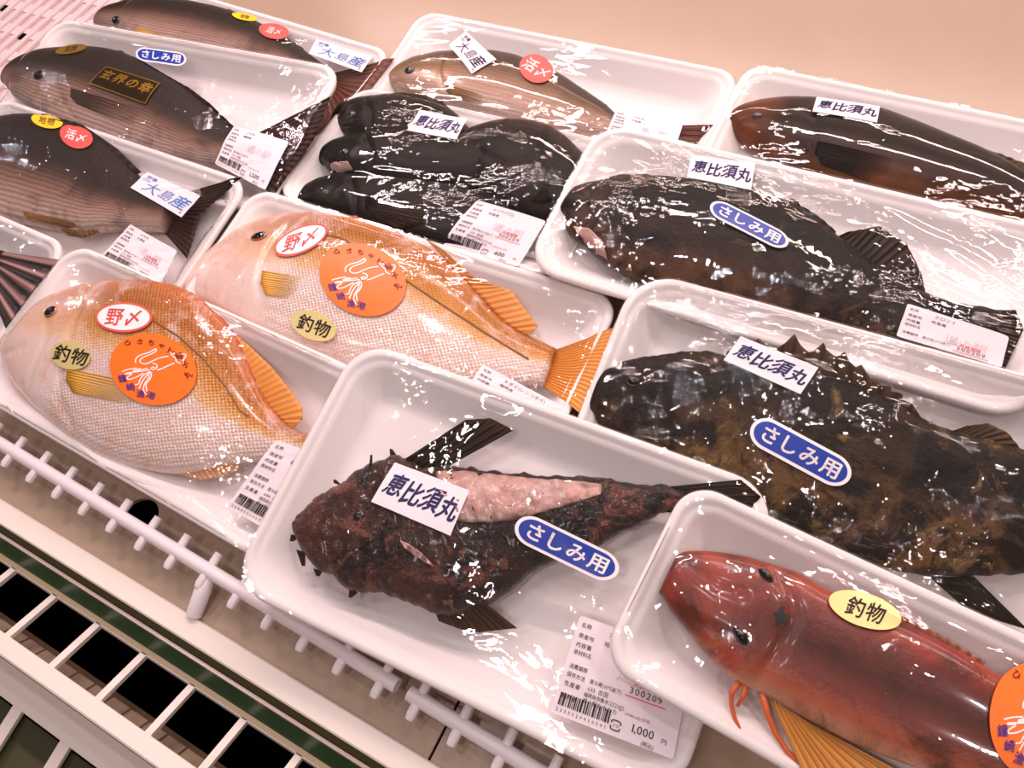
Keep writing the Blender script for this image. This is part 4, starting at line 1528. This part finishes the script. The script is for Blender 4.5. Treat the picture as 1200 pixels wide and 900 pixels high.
def plate(name, u0, u1, v0, v1, th=.004, hole=None, mat=STEEL):
    """flat deck plate, a half-round drain hole may be cut in it"""
    bm = bmesh.new()
    outer = [bm.verts.new(deck(u, v, 0)) for u, v in ((u0, v0), (u1, v0), (u1, v1), (u0, v1))]
    ed = [bm.edges.new((outer[i], outer[(i + 1) % 4])) for i in range(4)]
    rim = []
    if hole:
        cu, cv, ru, rv, ang = hole
        for k in range(40):
            a = 2 * math.pi * k / 40
            x, y = ru * math.cos(a), rv * math.sin(a)
            x, y = x * math.cos(ang) - y * math.sin(ang), x * math.sin(ang) + y * math.cos(ang)
            rim.append(bm.verts.new(deck(cu + x, cv + y, 0)))
        ed += [bm.edges.new((rim[i], rim[(i + 1) % 40])) for i in range(40)]
    bmesh.ops.triangle_fill(bm, edges=ed, use_beauty=True)
    for f in bm.faces:
        f.normal_update()
        if f.normal.z < 0:
            f.normal_flip()
    for loop in (outer, rim):
        if loop:
            low = [bm.verts.new(np.array(v.co) - N * th) for v in loop]
            for i in range(len(loop)):
                j = (i + 1) % len(loop)
                bm.faces.new((loop[i], loop[j], low[j], low[i]))
    me = bpy.data.meshes.new(name)
    bm.to_mesh(me)
    bm.free()
    me.materials.append(mat)
    o = bpy.data.objects.new(name, me)
    COL.objects.link(o)
    o['kind'] = 'structure'
    return o


VF = -0.046
SEAM = -0.155
plate('deck_plate', -1.9, SEAM - .0011, VF, .34, hole=(-.5015, .0125, .0175, .0145, .15))
plate('deck_plate', SEAM + .0011, 1.2, VF, .34)
plate('deck_plate', -1.9, 1.2, .34, 1.35)
m = Mesh()
m.box(deck(-1.9, VF, -.030), [3.1 * S, 0, 0], V * 1.4 * S, N * .010 * S)
tag(m.build('deck_underside', BLACKH), None, None, kind='structure')

# front fence: round rod with short pegs on posts
HR = .020
RODR = .0060 * S
m = Mesh()
a, b = hit_deck((133, 600), HR), hit_deck((400, 763.5), HR)


def rod_v(p):
    w = hit_deck(p, HR)
    q = (w - CAM) / S
    return q[0], float(V @ q)


(u1_, v1_), (u2_, v2_) = rod_v((60, 556)), rod_v((400, 763.5))
PITCH = None


def fence(u_from, u_to, pegs, posts, label):
    root = empty('shelf_fence', label, 'shelf fence', 'plastic fences along the deck front', mat=Matrix.Translation(Vector(deck(u_from, v1_, 0))))
    inv = root.matrix_world.inverted()
    mm = Mesh()
    vv = lambda u: v1_ + (v2_ - v1_) * (u - u1_) / (u2_ - u1_)
    mm.tube([deck(u, vv(u), HR) for u in np.linspace(u_from, u_to, 12)], RODR, 16)
    o = mm.build('rod', PLAST, root, True, inv)
    auto_smooth(o)
    for u in pegs:
        pm = Mesh()
        pm.tube([deck(u, vv(u) - .0165, HR - .001), deck(u, vv(u) - .0155, HR - .001), deck(u, vv(u) - .012, HR), deck(u, vv(u) + .016, HR + .001)], [.0012, .0028, .0034, .0032], 10)
        auto_smooth(pm.build('peg', PLAST, root, True, inv))
    for u in posts:
        pm = Mesh()
        pm.tube([deck(u, VF + .009, .0045), deck(u, vv(u) - .016, HR - .006), deck(u, vv(u) - .004, HR - .003)], [.0056, .0062, .0040], 12)
        auto_smooth(pm.build('post', PLAST, root, True, inv))
    return root


peg_px = [(15, 533), (44, 549), (75, 566), (106, 588), (140, 606), (174, 624), (208, 647), (245, 670), (280, 693), (320, 716), (363, 741), (406, 766), (452, 790)]
pu = [rod_v(p)[0] for p in peg_px]
step = np.polyfit(range(len(pu)), pu, 1)
ups = [step[1] + step[0] * k for k in range(-12, 13)]
post_u = rod_v((246, 672))[0]
fence(ups[0] - step[0] * .4, ups[-1] + step[0] * .35, ups, [post_u - .42, post_u], 'white plastic front fence with pegs below the golden bream tray at left')
u_b = rod_v((482, 808))[0]
fence(u_b, u_b + step[0] * 16.4, [u_b + step[0] * (k + .25) for k in range(17)], [u_b + .30, u_b + .62], 'white pegged plastic fence under the scorpionfish tray, right of the gap')

MATP = plain('pinkish_white_plastic', '#e3cfd0', .45)
# slatted drain mat at the back left
mat_root = empty('drain_mat', 'white slatted plastic drain mat lying at the back left corner', 'mat', mat=Matrix.Translation(Vector(deck(-1.45, .3, 0))))
inv = mat_root.matrix_world.inverted()
UM0, UM1, VM0, VM1 = -1.62, -1.035, .30, .655
m = Mesh()
k = 0
u = UM0
while u < UM1:
    m.box(deck(u, VM0, .004), [.0070 * S, 0, 0], V * (VM1 - VM0) * S, N * .0055 * S, 0, .001)
    u += .0215
m.build('slats', MATP, mat_root, False, inv)['kind'] = 'stuff'
m = Mesh()
v = VM0 + .01
while v < VM1:
    m.box(deck(UM0, v, .0035), [(UM1 - UM0) * S, 0, 0], V * .018 * S, N * .0022 * S, 0, .0006)
    v += .046
m.box(deck(UM0, VM1 - .008, .0008), [(UM1 - UM0 + .0) * S, 0, 0], V * .008 * S, N * .0085 * S, 0, .001)
m.build('cross_ribs', MATP, mat_root, False, inv)['kind'] = 'stuff'
m = Mesh()
m.box(deck(UM0, VM0, .0004), [(UM1 - UM0) * S, 0, 0], V * (VM1 - VM0) * S, N * .0036 * S)
m.build('base_sheet', plain('pink_white_plastic', '#d8bfbd', .5), mat_root, False, inv)

for p in ((27, 43.5), (6.5, 10.5), (148, 1)):
    w_ = hit_deck(p, .0042)
    mm = Mesh()
    mm.box(w_ - np.array([.005, 0, 0]) - V * .005, [.010, 0, 0], V * .010, N * .0016)
    mm.build('drain_slot', BLACKH, mat_root, False, inv)

# front rail, price strip, air grille: profile read along one line of sight
PX = 120.0
a = hit_deck((PX, 657.6), .004)
X0 = a[0]
zr = a[2]
pts = [(a[1], a[2])]


def atz(py, z):
    w = hit_z((PX, py), z)
    return (w[1], w[2])


rail_front = atz(689.5, zr - .002)
g0 = atz(700.5, zr - .0135)
g1 = atz(705, zr - .0135)
s0 = atz(706, zr - .0155)
s1 = atz(726, zr - .034)
l1 = atz(733, zr - .0355)
ZG = zr - .0360
gi = atz(734.5, ZG)
fi = atz(822, ZG)
fo = atz(854, ZG)
XA, XB = -1.7, 1.1


def extrude(name, prof, mat, parent=None, inv=None, smooth=False):
    mm = Mesh()
    vs = [np.array([XA, y, z]) for y, z in prof] + [np.array([XB, y, z]) for y, z in prof]
    n = len(prof)
    mm.add(vs, [(i, (i + 1) % n, n + (i + 1) % n, n + i) for i in range(n)] + [tuple(range(n))[::-1], tuple(range(n, 2 * n))])
    o = mm.build(name, mat, parent, smooth, inv)
    fix_normals(o)
    return o


rail = empty('price_rail', 'cream front rail with a dark green price strip, running along the deck front', 'rail', mat=Matrix.Translation(Vector((X0, a[1], zr - .02))))
inv = rail.matrix_world.inverted()
y0, z0 = a[1], a[2]
yf, zf = rail_front
o = extrude('rail_cap', [(y0 + .002, z0 - .012), (y0 + .0005, z0 - .001), (y0 - .001, z0 + .0003), (yf + .003, zf + .0004), (yf + .0008, zf), (yf, zf - .0012), (yf + .0005, zf - .003), (yf + .006, zf - .006)], ENAM, rail, inv)
auto_smooth(o, 40)
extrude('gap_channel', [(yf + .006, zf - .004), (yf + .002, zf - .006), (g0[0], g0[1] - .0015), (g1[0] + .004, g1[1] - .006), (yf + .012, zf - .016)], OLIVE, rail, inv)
extrude('clear_lip', [(g0[0], g0[1]), (g1[0], g1[1]), (g1[0], g1[1] - .002), (g0[0], g0[1] - .002)], plain('pale_plastic_edge', '#e6cfc0', .3), rail, inv)
extrude('price_strip', [(s0[0], s0[1]), (s1[0], s1[1]), (s1[0] + .004, s1[1] - .002), (s0[0] + .004, s0[1] - .002)], GREENS, rail, inv)
extrude('lower_lip', [(s1[0], s1[1] + .0004), (l1[0], l1[1]), (l1[0], l1[1] - .003), (s1[0] + .003, s1[1] - .003)], plain('cream_plastic_edge', '#cdb795', .4), rail, inv)
extrude('rail_support', [(yf + .014, zf - .014), (s1[0] + .006, s1[1] - .004), (s1[0] + .006, s1[1] - .06), (yf + .03, zf - .06)], BLACKH, rail, inv)

# air grille with its bars
gr = empty('air_grille', 'cream air grille of short bars over a dark duct, in front of the price rail', 'grille', mat=Matrix.Translation(Vector((X0, fo[0], ZG - .003))))
inv = gr.matrix_world.inverted()
TH = .0045
o = extrude('front_bar', [(fi[0], ZG - TH), (fi[0], ZG - .0006), (fi[0] - .0006, ZG), (fo[0] + .001, ZG), (fo[0], ZG - .001), (fo[0] + .0004, ZG - TH)], ENAM, gr, inv)
extrude('back_bar', [(gi[0] + .010, ZG - TH), (gi[0] + .010, ZG - .0002), (gi[0], ZG - .0002), (gi[0], ZG - TH)], ENAM, gr, inv)
bar_px = [(15, 665), (64.5, 697), (115, 730), (168, 766), (226, 804), (289, 843.5), (346, 883)]
bx = [hit_z(p, ZG)[0] for p in bar_px]
st = np.polyfit(range(len(bx)), bx, 1)
for k in range(-9, 13):
    x = st[1] + st[0] * k
    mm = Mesh()
    mm.box((x - .0029, fi[0] - .001, ZG - TH), (.0058, 0, 0), (0, gi[0] - fi[0] + .002, 0), (0, 0, TH - .0002), 0, .0004)
    mm.build('bar', ENAM, gr, False, inv)
# duct below
extrude('duct_back', [(gi[0] + .012, ZG - .006), (gi[0] + .016, ZG - .16), (gi[0] + .020, ZG - .16), (gi[0] + .020, ZG - .006)], BLACKH)['kind'] = 'structure'
extrude('duct_floor', [(gi[0] + .02, ZG - .155), (fo[0] - .0, ZG - .155), (fo[0] - .0, ZG - .16), (gi[0] + .02, ZG - .16)], BLACKH)['kind'] = 'structure'
extrude('duct_front', [(fi[0] - .004, ZG - .008), (fi[0] + .002, ZG - .020), (fi[0] + .015, ZG - .027), (fi[0] + .016, ZG - .034), (fi[0] - .002, ZG - .16), (fi[0] - .008, ZG - .16), (fi[0] - .008, ZG - .008)], BROWNM)['kind'] = 'structure'
x = XA
dk = Mesh()
while x < XB:
    dk.box((x, fi[0] + .0015, ZG - .0225), (.017, 0, 0), (0, .0095, -.0045), (0, .0, .0035), 0, .0008)
    x += .0185
tag(dk.build('duct_blocks', plain('worn_beige_metal', '#9a836c', .5, noise_amt=.3, noise_scale=80)), None, None, kind='structure')

# bumper with a second, sloping grille
TB = math.radians(29)
VB = np.array([0, math.cos(TB), math.sin(TB)])
NB = np.array([0, -math.sin(TB), math.cos(TB)])
B0 = np.array([0, fo[0] + .016, ZG - .030])


def hit_b(p, off=0.0):
    return hit_plane(p, B0 + NB * off, NB)


def bc(p):
    w = hit_b(p) - B0
    return w[0], float(w @ VB)


holes_tl = [bc((25.3, 834)), bc((80.7, 876.5))]
tr = [bc((14, 826)), bc((70, 867.3))]
pitch = holes_tl[1][0] - holes_tl[0][0]
hw = tr[1][0] - holes_tl[0][0]
vt = (holes_tl[0][1] + holes_tl[1][1] + tr[0][1] + tr[1][1]) / 4
bump_root = empty('bumper_grille', 'cream sloping bumper panel with dark slots at the bottom left corner', 'bumper', mat=Matrix.Translation(Vector(B0 - VB * .05 + np.array([X0, 0, 0]))))
inv = bump_root.matrix_world.inverted()
LH = .075
mm = Mesh()
mm.box(B0 + np.array([XA, 0, 0]) + VB * vt - NB * .004, (XB - XA, 0, 0), VB * (-vt + .004), NB * .004, 0, .0006)
mm.box(B0 + np.array([XA, 0, 0]) + VB * (vt - LH - .05) - NB * .004, (XB - XA, 0, 0), VB * .05, NB * .004, 0, .0006)
mm.build('panel', ENAM, bump_root, False, inv)
for k in range(-14, 14):
    x = holes_tl[0][0] + pitch * k + hw
    w = pitch - hw
    mm = Mesh()
    mm.box(B0 + np.array([x, 0, 0]) + VB * (vt - LH - .001) - NB * .004, (w, 0, 0), VB * (LH + .002), NB * .0038, 0, .0005)
    mm.build('bar', ENAM, bump_root, False, inv)
mm = Mesh()
mm.box(B0 + np.array([XA, 0, 0]) + VB * (vt - LH - .05) - NB * .012, (XB - XA, 0, 0), VB * (LH + .03), NB * .002)
mm.box(B0 + np.array([XA, 0, 0]) + VB * (vt - .020) - NB * .011, (XB - XA, 0, 0), VB * .016, NB * .004, 1)
mm.build('slot_backing', [GREYGR, plain('dark_olive_panel', '#35351f', .5)], bump_root, False, inv)

# the rest of the case that closes the view
m = Mesh()
m.box(deck(-1.9, 1.35, -.02), [3.1 * S, 0, 0], V * .004, np.array([0, .05, .8]))
tag(m.build('wall_back', STEEL), None, None, kind='structure')

# ------------------------------------------------------------------ light
w = bpy.data.worlds.new('world')
bpy.context.scene.world = w
w.use_nodes = True
bg = w.node_tree.nodes['Background']
bg.inputs[0].default_value = C('#f2d8d2')
bg.inputs[1].default_value = .15


def area(name, loc, target, sx, sy, power, col):
    d = bpy.data.lights.new(name, 'AREA')
    d.shape = 'RECTANGLE'
    d.size, d.size_y = sx, sy
    d.energy = power
    d.color = C(col)[:3]
    o = bpy.data.objects.new(name, d)
    COL.objects.link(o)
    o.location = loc
    o.rotation_euler = (Vector(target) - Vector(loc)).to_track_quat('-Z', 'Y').to_euler()
    return o


def mirror_from(pk, px, dist, e=.005):
    """point from which light bounces off the wrap of a pack to the lens"""
    p = pk.on_film(px)
    gx = (pk.film_z(p[0] + e, p[1]) - pk.film_z(p[0] - e, p[1])) / (2 * e)
    gy = (pk.film_z(p[0], p[1] + e) - pk.film_z(p[0], p[1] - e)) / (2 * e)
    n = np.array([-gx, -gy, 1.0])
    n = pk.A @ (n / np.linalg.norm(n))
    q = pk.o + pk.A @ p
    d = q - CAM
    d /= np.linalg.norm(d)
    r = d - 2 * (d @ n) * n
    return q + r * dist


ctr = deck(-.3, .3, .03)
hs = mirror_from(P1, (575, 750), 1.0)
print('HOTSPOT', hs, 'ctr', ctr)
area('canopy_lamp', (ctr[0] - .05, ctr[1] + .30, ctr[2] + 1.05), ctr, 1.9, .022, 9.5, '#ffe0dc')
area('canopy_lamp', (ctr[0] - .05, ctr[1] + .72, ctr[2] + .90), ctr, 1.9, .03, 6.0, '#ffe0d8')
area('canopy_spot', (ctr[0] - .75, ctr[1] + .05, ctr[2] + 1.0), ctr, .08, .08, 2.6, '#ffdae6')
for dx in (-.9, .1, 1.0):
    area('fill_lamp', (ctr[0] + dx, ctr[1] - 1.25, ctr[2] + 1.35), ctr, .06, .06, 2.4, '#ffe6e2')  # unseen fill added on the viewer's side, small enough to sparkle
hs = mirror_from(P1, (575, 750), 1.0)
area('glint_lamp', tuple(hs), tuple(ctr), .03, .03, .6, '#fff0fa')  # unseen lamp added where the wrap mirrors it as a hot spot
for pk, px in ((P10, (65, 95)), (P5, (925, 180)), (P4, (800, 300))):
    hs = mirror_from(pk, px, 1.3)
    area('glint_lamp', tuple(hs), tuple(ctr), .04, .04, .9, '#eef2ff')  # added lamps, each set so one wrap glares at a chosen point
for dx, dy, dz in ((-.55, -.30, 1.35), (.35, -.05, 1.3), (-.2, -.75, 1.5), (.9, -.35, 1.4)):
    area('glint_lamp', (ctr[0] + dx, ctr[1] + dy, ctr[2] + dz), tuple(ctr), .05, .05, 1.5, '#fff0ee')  # more unseen lamps added for glints in the wrinkles

vs_ = bpy.context.scene.view_settings
vs_.view_transform = 'Standard'
vs_.look = 'None'
vs_.gamma = 1
vs_.exposure = 0.03
vs_.use_curve_mapping = False
bpy.context.scene.display_settings.display_device = 'sRGB'
